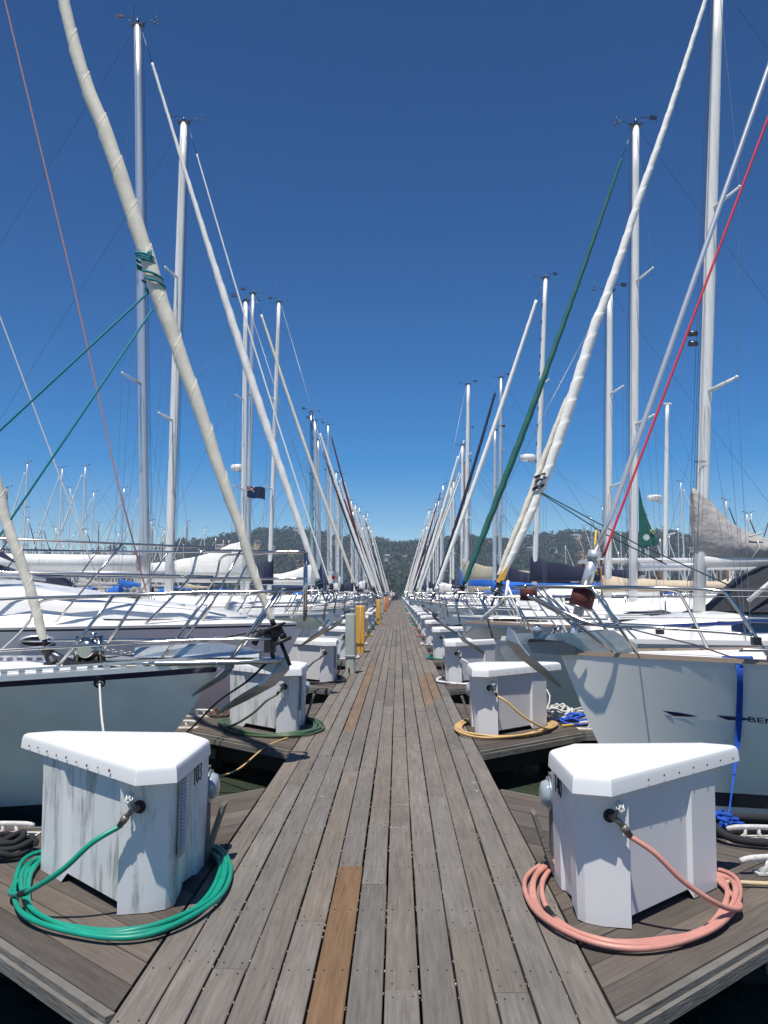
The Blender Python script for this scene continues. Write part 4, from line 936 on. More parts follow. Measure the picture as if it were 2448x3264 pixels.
def left_two():
    b = Boat(-1, 11.95, 1.21, L=13.5, B=4.1, fb=1.035, ov=1.05, sheer=.02, flare=.46, full=.5, name='motor_cruiser', label='long sleek white motor cruiser with oval porthole and high double bow rail', cat='motor boat', group='boats along the left side',
             hullm=[mat('cruiser_hull', (.84, .83, .80), .25, var=.04, coat=.2), BLACK, ANTIF, WHITE])
    b.hull(((0, 2), (.2, 2), (.3, 0), (.5, 0), (.70, 0), (.708, 1), (.74, 0), (.967, 0), (.981, 1), (1, 3)), N=40); b.deck(WHITE, camber=.16)
    b.coachroof([(.9, .15, 1.13), (1.6, .65, 1.24), (2.4, 1.0, 1.34), (3.3, 1.3, 1.47), (4.4, 1.5, 1.62), (5.6, 1.6, 1.72), (8, 1.65, 1.8), (12, 1.6, 1.8)], m=WHITE, stripe=(1.2, 9, .16, .22, BLACK))
    b.coachroof([(.8, .2, 1.10), (3.3, 1.45, 1.2), (8, 1.72, 1.3)], m=WHITE, name='deck_molding')
    # windshield and navy cockpit canvas
    ws = MB(); ws.loft([[(4.35, -1.15, 1.66), (4.35, 1.15, 1.66)], [(5.9, -1.0, 2.15), (5.9, 1.0, 2.15)], [(6.3, -1.0, 2.2), (6.3, 1, 2.2)]], close=False, caps=False); b.put('windshield', ws, GREENGL)
    f = MB(); f.tube([(4.3, -1.2, 1.66), (4.28, 0, 1.7), (4.3, 1.2, 1.66)], .03, 8); f.tube([(4.35, -1.17, 1.67), (5.9, -1.02, 2.17)], .025, 8); f.tube([(4.35, 1.17, 1.67), (5.9, 1.02, 2.17)], .025, 8); b.put('windshield_frame', f, ALU)
    c = MB(); c.loft([[(4.75, -1.3, 1.9), (4.75, -.6, 2.0), (4.75, .6, 2.0), (4.75, 1.3, 1.9)], [(5.2, -1.4, 2.2), (5.2, -.6, 2.35), (5.2, .6, 2.35), (5.2, 1.4, 2.2)], [(6.5, -1.45, 2.5), (6.5, -.6, 2.65), (6.5, .6, 2.65), (6.5, 1.45, 2.5)], [(10, -1.45, 2.6), (10, -.6, 2.75), (10, .6, 2.75), (10, 1.45, 2.6)]], close=False, caps=False)
    b.put('cockpit_canvas', c, CANN)
    b.pulpit(h=1.0, u1=1.5, fwd=.0, lean=.5, rails=2, r=.017, legs=(.9,), mid=.62, bow_w=.2)
    mb = MB(); w = MB()
    for sg in (1, -1):
        for hh in (1.0, .62):
            mb.tube([Vector((u, sg*(max(b.half(u), .3)-.1), b.dz(u)+hh*(1+.03*u))) for u in (1.2, 2, 3, 4.2, 5.5, 7, 9)], .016, 8)
        for u in (2.3, 3.6, 5.0, 6.6, 8.3): mb.tube([(u+.75, sg*(b.half(u+.7)-.12), b.dz(u)+.05), (u, sg*(b.half(u)-.1), b.dz(u)+1.0*(1+.03*u))], .014, 8)
    b.put('guard_rail', mb, STEEL)
    b.anchor(u=-.25, z=1.0, sc=.7, m=STEEL)
    b.hatch(2.6, .5, .5, 1.40)
    p, n = hit(b, 118, 2045); q = MB(); r = MB()
    X = Vector((n.y, -n.x, 0)).normalized(); Z = n.cross(X)
    ring = lambda k: [p+n*.006+X*math.cos(a)*.195*k+Z*math.sin(a)*.07*k for a in [2*math.pi*i/28 for i in range(29)]]
    r.tube(ring(1), .013, 8); q.add(ring(.98)[:-1], [tuple(range(28))]); o = wput(b, 'porthole', q, GLASS); wput(b, 'porthole_rim', r, ALU, o)
    # thin stays with shackle
    q = MB(); q.tube([b.px(466, 1885), b.px(375, 1540), b.px(232, 900), b.px(15, 0), b.px(-60, -330)], .012, 6); b.put('pink_halyard', q, ROPEP)
    q = MB(); q.tube([b.px(366, 1997), b.px(239, 1650), b.px(0, 1010), b.px(-250, 350)], .010, 6); b.put('grey_stay', q, ROPEW)
    q = MB(); q.tube(catmull([b.px(560, 1930, -.3), b.px(577, 1975, -.4), b.px(583, 2010, -.5)], 4), .016, 6); q.box(b.px(562, 1930, -.3), (.24, .03, .025)); b.put('deck_fitting', q, BLACK)
    return b

def right_one():
    b = Boat(1, 7.12, 1.50, L=12.5, B=3.95, fb=.945, ov=.72, sheer=.09, full=.6, label='big light grey-white sailboat with blue lines on its bow, nearest on the right', group='boats along the right side',
             hullm=[mat('pale_grey_topsides', (.86, .83, .76), .28, var=.05, vs=2.5, coat=.08), NAVY, ANTIF, WHITE])
    b.hull(((0, 2), (.16, 2), (.195, 2), (.225, 0), (.25, 0), (.325, 1), (.5, 0), (.7, 0), (.965, 0), (1, 3)), N=44); b.deck()
    b.toerail(TEAKG, h=.026, w=.035)
    b.coachroof([(3.2, .3, 1.1), (4.5, 1.0, 1.28), (6, 1.2, 1.36), (9, 1.2, 1.4)], win=[(5, 8)])
    # pulpit measured off the photo
    mb = MB()
    def E(u, sg): return Vector((u, sg*(max(b.half(u), .12)-.06), b.dz(u)))
    for sg in (1, -1):
        top = [Vector((-.30, sg*.12, 1.505)), Vector((.2, sg*.30, 1.50)), Vector((.7, sg*(b.half(.7)-.06), 1.49)), Vector((1.12, sg*(b.half(1.12)-.06), 1.47)), Vector((1.24, sg*(b.half(1.24)-.07), 1.38)), Vector((1.48, sg*(b.half(1.45)-.07), b.dz(1.5)+.01))]
        mb.tube(catmull(top, 5), .0145, 8)
        mid = [Vector((-.26, sg*.12, 1.43)), Vector((-.02, sg*.18, 1.30)), Vector((.25, sg*.32, 1.19)), Vector((.7, sg*(b.half(.7)-.06), 1.17)), Vector((1.36, sg*(b.half(1.36)-.06), 1.13))]
        mb.tube(catmull(mid, 5), .0125, 8)
        mb.tube([(.20, sg*.30, 1.50), (.58, sg*(b.half(.58)-.05), b.dz(.55)+.01)], .0135, 8)
        mb.tube([(-.18, sg*.14, 1.50), (.08, sg*.14, 1.22), (.42, sg*(b.half(.42)-.05), b.dz(.42)+.01)], .0125, 8)
    mb.tube(catmull([(-.30, .12, 1.505), (-.38, 0, 1.50), (-.30, -.12, 1.505)], 5), .0145, 8)
    b.put('pulpit', mb, STEEL); b.pu = 1.2
    cl = MB()
    for sg in (-1,): cl.box((1.38, sg*(b.half(1.4)-.07), 1.08), (.06, .06, .06)); cl.box((.98, -sg*(b.half(1)-.06), 1.11), (.06, .06, .06))
    b.put('rail_clamp', cl, BLACK)
    b.lifelines(h=.56, u0=1.15, step=2.1, r=.0045)
    fl = MB(); fl.tube([b.px(1842, 1990, -.05), b.px(1990, 2000, -.2), b.px(2110, 2030, -.7), b.px(2216, 2055, -.85), b.px(2330, 2094, -.9), b.px(2700, 2140, -1.1)], .0055, 6); b.put('furling_line', fl, WIREK)
    # anchor and roller
    b.anchor(u=-.33, z=1.06, sc=.80, m=GALV, roll=False, tilt=.12)
    q = MB()
    for sg in (1, -1):
        V = [(-.16, sg*.07, 1.04), (-.12, sg*.07, 1.10), (.42, sg*.09, 1.14), (.62, sg*.10, 1.02), (.60, sg*.10, .955), (.04, sg*.07, .955), (-.12, sg*.07, .96)]; W = [(x, y+sg*.008, z) for x, y, z in V]; n_ = 7
        q.add(V+W, [tuple(range(7)), tuple(range(13, 6, -1))]+[(i, (i+1) % 7, 7+(i+1) % 7, 7+i) for i in range(7)])
    q.box((.2, 0, .968), (.75, .15, .02)); b.put('bow_roller', q, GALV)
    q = MB(); V = [(-.30, -.10, 1.04), (-.28, -.11, 1.07), (.0, -.125, 1.05), (.18, -.13, .96), (.0, -.125, .935), (-.26, -.11, .955)]; W = [(x, y-.012, z) for x, y, z in V]
    q.add(V+W, [tuple(range(6)), tuple(range(11, 5, -1))]+[(i, (i+1) % 6, 6+(i+1) % 6, 6+i) for i in range(6)]); b.put('roller_cheek', q, DARKST)
    q = MB(); q.sphere((-.20, -.02, 1.14), .045, 12); q.tube([(-.2, -.02, 1.03), (-.2, -.02, 1.12)], .02, 8); b.put('bow_light', q, METERG)
    # aluminium furler
    base = b.px(1838, 1975); sw = b.px(1893, 1775); up = b.px(1945, 1650); far_ = b.px(2448, 221); beyond = far_+(far_-up)*1.6
    q = MB(); q.tube([(base.x-.05, 0, 1.0), base], .03, 10); d = (sw-base).normalized()
    q.tube([base+d*.04, base+d*.30], .045, 12); o = b.put('furler_pole', q, ALU)
    q = MB(); q.tube([base+d*.28, sw-d*.02], .047, 14); q.tube([sw-d*.03, sw+d*.05], .06, 14); q.tube([sw+d*.05, up, far_, beyond], .023, 10); b.put('foil', q, ALU, o)
    q = MB(); q.tube([base+d*.10, base+d*.102, base+d*.112], [.10, .13, .13], 18); q.tube([base+d*.265, base+d*.275], .13, 18); o2 = b.put('drum_flange', q, STEEL, o)
    q = MB(); q.tube([base+d*.11, base+d*.265], .10, 18); b.put('wound_line', q, DRUM, o)
    q = MB(); q.tube([b.px(1925, 1773), b.px(1945, 1715), b.px(2448, 376), b.px(3100, -1350)], .011, 6); b.put('red_halyard', q, ROPER)
    q = MB(); q.tube([b.px(1900, 1690, .3), b.px(1893, 1800, .2), b.px(1905, 1830, .1)], .01, 6); b.put('yellow_whipping', q, ROPEY)
    b.mast((4.3, 0, b.dk(4.3)), (4.9, 0, 15.5), .10, ALU, lod=1, wires=True)
    b.boom(2.3, 4.5, cover=CANG)
    # recessed cleat with blue lines hanging over the side
    cu = 1.62; c = MB(); v = -(b.half(cu)-.05); zz = b.dz(cu)
    # hull graphics and lettering
    def swoosh(x0, x1, y0, y1):
        P0, n0 = hit(b, x0, y0); P1, n1 = hit(b, x1, y1); Pm, nm = hit(b, (x0*2+x1)/3, lerp(y0, y1, .33)+12); Pt, _ = hit(b, (x0+x1)/2, lerp(y0, y1, .5)-2); Pe, _ = hit(b, lerp(x0, x1, .8), lerp(y0, y1, .8)+6)
        q = MB(); q.add([p+n0*.006 for p in (P0, Pt, P1, Pe, Pm)], [(0, 1, 2, 3, 4)]); wput(b, 'hull_graphic', q, NAVY)
    swoosh(2111, 2225, 2264, 2282); swoosh(2282, 2400, 2279, 2291)
    p, n = hit(b, 2440, 2299); p0, _ = hit(b, 2385, 2293); rt = (p-p0).normalized(); put = text_mesh('BENETEAU', .074, .001); up_ = Vector((0, 0, 1)); nn = rt.cross(up_)
    w = max(v.co.x for v in put.vertices)-min(v.co.x for v in put.vertices); x0 = min(v.co.x for v in put.vertices)
    bpy.context.view_layer.update(); M = b.hullo.matrix_world; bv = BVHTree.FromPolygons([M@v_.co for v_ in b.hullo.data.vertices], [tuple(p_.vertices) for p_ in b.hullo.data.polygons])
    for v_ in put.vertices:
        c0 = p0+rt*((v_.co.x-x0)*1.55)+up_*(v_.co.y*.8); h_ = bv.ray_cast(c0-nn*-1.0, -nn)[0]
        v_.co = (h_ if h_ is not None else c0)+nn*(.006+v_.co.z)
    put.materials.clear(); put.materials.append(NAVY); o = bpy.data.objects.new('hull_lettering', put); COL.objects.link(o)
    put.transform((Matrix.Translation(b.e.location)@Matrix.Rotation(b.e.rotation_euler[2], 4, 'Z')).inverted()); o.parent = b.e
    # oval chock, long cleat
    P, n = Vector((b.px(1979, 2050, -.55).x, 0, 0)), None
    u = 1.45; sg = -1; q = MB(); ee = Vector((u+.05, sg*(b.half(u)-.03), b.dz(u)+.09)); q.tube([ee+Vector((-.28, 0, 0)), ee+Vector((-.24, 0, .01)), ee+Vector((.24, -.10, .01)), ee+Vector((.28, -.11, 0))], [.006, .013, .013, .006], 8); 
    for k in (-.07, .07): q.tube([ee+Vector((k, -.03-k*.3, -.08)), ee+Vector((k, -.05, 0))], .014, 8)
    b.put('deck_cleat', q, STEEL)
    bl = MB(); kx = (2360, 2118)
    t0 = hit(b, 2360, 2160)[0]; nrm = hit(b, 2360, 2200)[1]; top = t0+Vector((0, .05, .13)); edgeP = t0+nrm*.05+Vector((0, 0, .05))
    foot = Vector((2.10, 5.20, .03))
    for k in range(4):
        o_ = Vector((.012*(k-1.5), 0, 0)); bl.tube(catmull([top+o_*1.5, edgeP+nrm*.03+o_, hit(b, 2352+(k-1.5)*5, 2340)[0]+nrm*.045, hit(b, 2335, 2500)[0].lerp(foot, .3)+nrm*.05, foot+o_], 6), .0062, 6)
    bl.tube([top+Vector((-.11, 0, .01)), top+Vector((.11, -.02, .01))], .022, 8)
    for k in range(5): bl.tube([foot+Vector((R.uniform(-.12, .12), R.uniform(-.12, .12), .01+.02*k)) for _ in range(4)], .012, 6)
    single('blue_mooring_line', bl, ROPEB, 'bright blue doubled mooring line hanging down the pale grey bow to its cleat', 'rope', loc=tuple(foot))
    return b

def right_two():
    b = Boat(1, 11.95, 1.494, L=9.8, B=3.3, fb=.79, ov=.95, sheer=-.02, full=.55, label='white sailboat with navy cabin stripe, black dodger and grey sail cover, second on right', group='boats along the right side',
             hullm=[mat('white_reflective_topsides', (.74, .72, .63), .2, var=.08, coat=.15), NAVY, ANTIF, WHITE])
    b.hull(((0, 2), (.22, 2), (.32, 0), (.5, 0), (.78, 0), (.97, 0), (1, 3)), N=34); b.deck()
    b.toerail(WHITE, h=.05, w=.04)
    b.coachroof([(1.3, .25, .96), (2.0, .62, 1.06), (2.8, .9, 1.13), (3.4, 1.02, 1.17), (6.8, 1.1, 1.25)], m=WHITE, win=[(3.0, 4.2), (4.4, 5.6)], stripe=(1.6, 6.8, .66, .80, NAVYB))
    b.hatch(1.9, .5, .5, 1.08)
    b.pulpit(h=.60, u1=1.5, fwd=.15, lean=.3, legs=(.3, .9), r=.014); b.lifelines(u0=1.6, lean=.0)
    b.anchor(u=-.42, z=.86, sc=.6, m=STEEL); b.windlass(.9, sc=.7)
    b.mast(b.px(2228, 1950), b.px(2291, -60), .09, MASTW, spr=(.33, .62), lod=0, beam=1.25)
    for yy in (1063, 1095): q = MB(); c = b.px(2222, yy); q.tube([c, c+Vector((-.12, 0, 0))], .045, 8); b.put('mast_lamp', q, DARKST)
    P = [b.px(*p) for p in ((1600, 1845), (1616, 1806), (1655, 1720), (1694, 1631), (1746, 1500), (1803, 1334), (1849, 1186), (1900, 1026), (1923, 971), (1983, 800), (2037, 634), (2094, 474), (2146, 320), (2194, 171), (2243, 17), (2268, -60))]
    f = b.furled(P, [.03, .045, .055, .062, .072, .078, .07, .062, .056, .05, .044, .038, .032, .028], SAILW, pitch=.34, depth=.15, seg=20, n=520, dr=.09, dm=DARKST)
    t = MB()
    for (x, y) in ((1722, 1515), (1727, 1528), (1718, 1550), (1716, 1556)):
        c = b.px(x, y); t.tube([c+Vector((math.cos(a)*.085, math.sin(a)*.085, .03*math.cos(a))) for a in [2*math.pi*k/12 for k in range(13)]], .013, 6)
    b.put('navy_lashing', t, NAVY, f)
    P = [b.px(x, y, .12) for x, y in ((1590, 1835), (1625, 1740), (1668, 1640), (1720, 1500), (1765, 1380), (1800, 1290), (1842, 1200), (1893, 1060))]
    b.furled(P, [.035, .042, .046, .045, .04, .036, .03, .02], SAILC, pitch=.4, depth=.25, seg=10, n=120, drum=False, name='furled_staysail')
    q = MB(); V = [b.px(1592, 1822), b.px(1610, 1812), b.px(1601, 1868), b.px(1580, 1880)]; W = [v+Vector((0, .06, 0)) for v in V]
    V = [b.px(1611, 1812, -.07), b.px(1622, 1800, -.07), b.px(1608, 1848, -.07), b.px(1580, 1858, -.07)]; W = [v+Vector((0, .14, 0)) for v in V]
    q.add(V+W, [(0, 1, 2, 3), (7, 6, 5, 4)]+[(i, (i+1) % 4, 4+(i+1) % 4, 4+i) for i in range(4)]); b.put('yellow_tack_bag', q, YELP)
    q = MB(); q.tube([b.px(1590, 1890, 0), b.px(1603, 1905), b.px(1600, 1930)], .06, 10); b.put('furler_body', q, STEEL)
    q = MB(); q.tube([b.px(1685, 1868, -.3), b.px(1685, 1915, -.3)], .12, 14); b.put('line_drum', q, DRUM)
    q = MB()
    for k, (a_, b_) in enumerate((((1722, 1568), (2330, 1868)), ((1724, 1572), (2125, 1800)))): q.tube([b.px(*a_, -.05), b.px((a_[0]+b_[0])/2, (a_[1]+b_[1])/2+14, -.3), b.px(*b_, -.6)], .009, 6)
    b.put('dark_sheet', q, mat('dark_green_rope', (.01, .05, .055), .8))
    # white tubular stern-to gate frame at the bow
    q = MB(); q.tube([b.px(1535, 1972, -.1), b.px(1612, 1905, -.1), b.px(1620, 1850, -.1)], .022, 8); q.tube([b.px(1535, 1978, .1), b.px(1618, 1905, .1)], .022, 8); q.tube([b.px(1620, 1870), b.px(1650, 1950), b.px(1668, 2010)], .016, 8); b.put('boarding_ladder', q, WHITE)
    # grey sail cover wrapped around the mast
    q = MB(); rings = []
    prof = [(0, 1560, 1755), (.02, 1556, 1765), (.17, 1562, 1775), (.22, 1578, 1780), (.32, 1612, 1784), (.55, 1664, 1787), (.8, 1698, 1786), (1.1, 1719, 1784), (1.4, 1738, 1783), (2.4, 1760, 1790), (3.6, 1775, 1798)]
    ux = b.px(2215, 1700).x-.03
    for i, (du, yt, yb) in enumerate(prof):
        zt = b.px(2230, yt).z; zb = b.px(2230, yb).z; c = (zt+zb)/2; h = (zt-zb)/2; w = .135 if i < 4 else .17-.02*du
        if i == 0: w = .09
        rings.append([(ux+du+.012*noise.noise(Vector((k*2, i*1.3, 0))), w*math.sin(a)*(1+.16*noise.noise(Vector((k*.8, i*1.1, 3))))*(1-.45*max(0, math.cos(a)) if i > 1 else 1), c+h*math.cos(a)) for k, a in enumerate([2*math.pi*j/20 for j in range(20)])])
    q.loft(rings); cv = b.put('sail_cover', q, CANG)
    q = MB(); q.tube([b.px(2240, 1790), b.px(2240, 1790)+Vector((4.2, 0, .1))], .09, 12); b.put('boom', q, MASTW)
    q = MB(); c0 = ux+.85
    q.tube([(c0+.0, -.155, b.px(0, 1725).z), (c0+.02, -.17, b.px(0, 1750).z), (c0-.08, -.13, b.px(0, 1783).z)], .012, 6); q.tube([(c0-.12, -.16, b.px(0, 1722).z+.03), (c0+.08, -.16, b.px(0, 1722).z+.09)], .012, 6); b.put('cover_lacing', q, ROPEW, cv)
    q = MB(); q.loft([[(2.95, -1.0, 1.16), (2.95, -1.0, 1.2), (2.95, 1, 1.2), (2.95, 1, 1.16)]]*2) if False else None
    b.dodger(3.12, 1.0, 1.20, 1.98, m=CANK, l=2.3)
    q = MB(); q.tube([(3.2, -1.0, 1.35), (3.9, -.98, 1.9)], .03, 6); b.put('dodger_trim', q, CANW)
    put_text('SELDEN', .05, b.px(2232, 1472, -.085)+Vector((0, 0, -WZ)), (1, 0, 0), (0, 0, 1), BLACK, b.e, 'mast_lettering')
    return b
left_one(); left_two(); right_one(); right_two()

# ---- the next slips, each read off the photograph (picture coordinates of mast foot and masthead, forestay foot)
def sloop(side, n, base, top, r, foot, furl=SAILW, fr=(.045, .08, .07, .05, .03), hullm=None, label='', cover=None, ck=.28, up=.8, mm=MASTW, fb=.85, L=10.5, B=3.3, spr=(.36, .66), radar=None, dodger=None, boom=True, bm=ALU, br=.07, ant=False, bowrail=True, drum=BLACK, anc=None, cab=True, extra=None, stripe=None, bz=1.95, stay_on=True, steps=False):
    Y = ys(n); xb = abs(aty(foot[0], foot[1], Y).x)-.08 if foot else 1.5
    xb = min(max(xb, 1.05), 1.75)
    b = Boat(side, Y, xb, L=L, B=B, fb=fb, ov=.9, sheer=.12, label=label, group=f'boats along the {SIDE[side]} side', hullm=[hullm or WHITE, stripe or NAVY, ANTIF, WHITE])
    lod = 0 if n <= 4 else 1
    b.hull(N=22 if n < 6 else 14); b.deck(); b.toerail(TEAKG if n % 2 else WHITE, N=16)
    if cab: b.coachroof([(1.8, .35, fb+.12), (2.6, .8, fb+.3), (4.0, 1.0, fb+.42), (7.2, 1.05, fb+.46)], win=[(3.0, 3.9), (4.1, 5.2), (5.4, 6.5)])
    b.pulpit(h=.6, u1=1.5, fwd=.12, lean=.25, legs=(.4, 1.0), r=.014 if n < 5 else .016, seg=6); b.lifelines(r=.004+.0002*n, sr=.012, step=2.2, seg=5)
    if anc != 0: b.anchor(u=-.32, z=fb+.02, sc=.62+.1*(n % 3), m=anc or [GALV, DARKST, STEEL][n % 3])
    p0, p1 = b.px(*base), b.px(*top); p0.z = b.dk(p0.x, 0)+(.4 if cab else 0)
    b.mast(p0, p1, r, mm, spr=spr, lod=lod, ant=ant, seg=12 if n < 6 else 8, steps=steps)
    F0 = b.px(*foot); F0.z = max(F0.z, fb+.22); F0.x = max(F0.x, .06); F1 = p1+Vector((-r*1.2, 0, -.15))
    if stay_on:
        k = len(fr); seglen = line(F0+Vector((0, 0, .12)), F0.lerp(F1, .94), 6)
        sag = [Vector((.05*math.sin(i/5*math.pi), 0, -.04*math.sin(i/5*math.pi))) for i in range(6)]
        b.furled([p+s_ for p, s_ in zip(seglen, sag)], list(fr), furl, n=110 if n < 5 else 50, seg=10 if n < 5 else 8, pitch=.5, depth=.2, dm=drum, dr=.09, top_wire=F1)
    else:
        q = MB(); q.tube([F0, F1], .008+.0002*n, 5); b.put('forestay', q, WIRE)
    if boom: b.boom(bz, 4.0, r=br, cover=cover, ck=ck, up=up, m=bm, seed=n)
    if dodger: b.dodger(p0.x+2.4, .95, fb+.42, fb+1.05, m=dodger)
    if radar: b.radar(*radar)
    return b
lt = lambda s: s
sloop(-1, 3, (465, 1850), (438, 82), .095, (1015, 1870), fr=(.05, .07, .085, .08, .055, .035, .028), label='white sloop with two spreaders, fat silver boom and white furled headsail, third on left', mm=ALU, br=.17, bz=2.05, drum=mat('teal_drum', (.01, .06, .09), .6), bm=MASTW, L=11.5, ant=True, fb=.9)
sloop(-1, 4, (538, 1845), (586, 392), .118, (1052, 1880), fr=(.02, .022, .022, .02), label='white sloop with thick plain white mast and thin white forestay, fourth on left', L=12, fb=.92, ant=False, dodger=CANN)
sloop(-1, 5, (775, 1850), (783, 962), .085, (1085, 1880), stay_on=False, label='white sloop with white sail cover peaked at its mast, fifth on left', cover=CANW, up=.95, bz=2.1, hullm=WHITE, ant=False, steps=False)
b6 = sloop(-1, 6, (788, 1860), (806, 938), .092, (1132, 1875), furl=SAILC, fr=(.05, .06, .06, .055, .045), mm=ALU, label='white sloop with radar dome on its mast and cream furled headsail, sixth on left', cover=CANW, L=11.5, radar=(.41, WHITE, .42))
sloop(-1, 7, (858, 1850), (889, 965), .10, (1162, 1880), stay_on=False, label='white sloop with tall white mast and antenna on top, seventh on left', ant=True, cover=CANN)
sloop(-1, 8, (996, 1850), (992, 1315), .085, (1150, 1880), stay_on=False, mm=STEEL, label='boat with the glittering stepped mast, eighth on left', steps=True, cover=CANW, L=9)
sloop(-1, 9, (1018, 1850), (1003, 1342), .10, (1190, 1880), label='sloop with white furled headsail and grey mast beside the glittering mast', mm=ALU, cover=CANN, fr=(.08, .09, .08, .06, .05))
sloop(-1, 10, (1022, 1850), (1014, 1404), .085, (1186, 1880), furl=SAILN, fr=(.06, .07, .06, .05), label='sloop with dark navy furled headsail, tenth on left', mm=ALU, cover=CANB)
sloop(1, 3, (2017, 1885), (2027, 402), .088, (1480, 1878), furl=SAILG, fr=(.045, .065, .07, .062, .05, .045, .035, .025), label='white sloop with dark green furled headsail and a green riding sail, third on right', mm=MASTW, boom=True, br=.085, bz=1.97, L=11, fb=.86, ant=False, hullm=WHITE)
sloop(1, 4, (1936, 1850), (1944, 930), .094, (1440, 1880), stay_on=False, label='sloop with plain white mast and tan cover at its foot, fourth on right', cover=CANT, ck=.15, up=.15, bz=1.6, ant=False, hullm=mat('black_hull_paint', (.03, .035, .04), .15, coat=.6))
sloop(1, 6, (1700, 1845), (1739, 888), .10, (1388, 1895), fr=(.075, .085, .08, .075, .06), label='white sloop with large navy sail cover and mast steps, sixth on right', cover=CANN, ck=.38, up=.5, L=13, bz=2.0, steps=True, radar=(.42, WHITE, -.42))
b7 = sloop(1, 7, (1575, 1850), (1578, 1372), .085, (1380, 1880), stay_on=False, label='ketch with two masts, white radar dome on the after one, seventh on right', mm=ALU, cover=CANB, L=14, B=3.8, ck=.16, up=.15, bz=1.7)
sloop(1, 8, (1592, 1850), (1597, 1205), .095, (1388, 1880), furl=SAILN, fr=(.07, .08, .075, .06), label='sloop with navy blue furled headsail and grey mast, eighth on right', mm=ALU, cover=CANN, dodger=CANB)
sloop(1, 9, (1484, 1850), (1493, 1226), .115, (1352, 1885), stay_on=False, label='sloop with tall white mast and greenish tan sail cover, ninth on right', cover=mat('khaki_canvas', (.36, .33, .25), .85, bump=.3, bs=9), ck=.45, up=.6, bz=2.3, L=11)
sloop(1, 10, (1471, 1850), (1474, 1420), .09, (1330, 1885), label='sloop with white furled headsail set steep against a short mast, tenth on right', cover=CANB, fr=(.08, .09, .08, .06))

def mizzen():
    """after mast of the seventh boat on the right, with the radar; the green riding sail of the third"""
    b = b7; b.mast(b.px(2120, 1850), b.px(2127, 1287), .10, MASTW, spr=(.25,), tip=False, lod=2, beam=1.2, name='mizzen_mast')
    q = MB(); t = b.mt_; q.box(t+Vector((0, 0, 0)), (.34, .12, .07)); b.put('masthead_crane', q, MASTW)
    o, c = b.radar((1560-1310)/(1850-1287)*1.0, WHITE, -.50, r=.31)
    o.data.update(); P = b.px(2090, 1520); 
    put_text('FURUNO', .10, c+Vector((0, -.325, .10-WZ)), (1, 0, 0), (0, 0, 1), BLACK, b.e, 'radar_lettering')
mizzen()
def riding_sail():
    Y = ys(3)+.02; A = [(2037, 1548), (2045, 1580), (2052, 1610), (2062, 1645), (2075, 1682), (2088, 1712), (2098, 1732), (2096, 1738), (2070, 1742), (2040, 1748)]
    V = [aty(x, y, Y) for x, y in A]; V = [Vector((v.x, v.y+.05*math.sin(i*.9), v.z)) for i, v in enumerate(V)]; W = [v+Vector((0, .02, 0)) for v in V]; n = len(V)
    q = MB(); q.add(V+W, [tuple(range(n)), tuple(range(2*n-1, n-1, -1))]+[(i, (i+1) % n, n+(i+1) % n, n+i) for i in range(n)])
    e = empty('riding_sail', tuple(aty(2040, 1748, Y)), label='dark green triangular sail with a round white badge, set behind the white mast', cat='sail')
    q.build('sail_cloth', SAILG, e, off=e.location)
    c = aty(2060, 1713, Y-.035); q = MB(); q.disc(c, (0, -1, 0), .062, .004, 20); o = q.build('badge', mat('badge_white', (.6, .68, .66), .6), e, off=e.location)
    q = MB(); q.tube([c+Vector((math.cos(a)*.04, -.005, math.sin(a)*.04)) for a in [k*math.pi/8 for k in range(17)]], .004, 5); q.build('badge_ring', mat('badge_grey', (.25, .38, .36), .6), o, off=e.location)
    q = MB()
    for a, b_ in (((2073, 1690), (2086, 1706)), ((2073, 1690), (2079, 1686)), ((2079, 1686), (2091, 1700))): q.tube([aty(*a, Y-.04), aty(*b_, Y-.04)], .009, 5)
    q.build('reef_mark', mat('reef_mark_cream', (.6, .55, .3), .6), e, off=e.location)
riding_sail()

def hardtop(side, n, label):
    b = Boat(side, ys(n), 1.5, L=11, B=3.7, fb=1.0, ov=.9, sheer=.15, name='motor_yacht', label=label, cat='motor boat', group=f'boats along the {SIDE[side]} side', hullm=[WHITE, NAVY, ANTIF, WHITE])
    b.hull(N=18); b.deck(); b.coachroof([(2.2, .6, 1.3), (3.5, 1.2, 1.55), (6.5, 1.35, 1.6)], win=[(3.2, 6.2)]); b.pulpit(h=.7, u1=1.6); b.lifelines()
    q = MB(); q.loft([[(4.6+x, -1.3, 2.45), (4.6+x, -.9, 2.52), (4.6+x, .9, 2.52), (4.6+x, 1.3, 2.45), (4.6+x, .9, 2.4), (4.6+x, -.9, 2.4)] for x in (0, 1.5, 4.2)], smooth=False); b.put('hard_top', q, WHITE)
    for x in (4.8, 6.6, 8.6):
        for sg in (1, -1): q = MB(); q.tube([(x, sg*1.2, 1.2), (x, sg*1.2, 2.45)], .035, 6); b.put('top_support', q, TEAK)
    b.anchor(sc=.7)
    return b
hardtop(1, 5, 'white motor yacht with a flat hard top on brown posts, fifth on right')

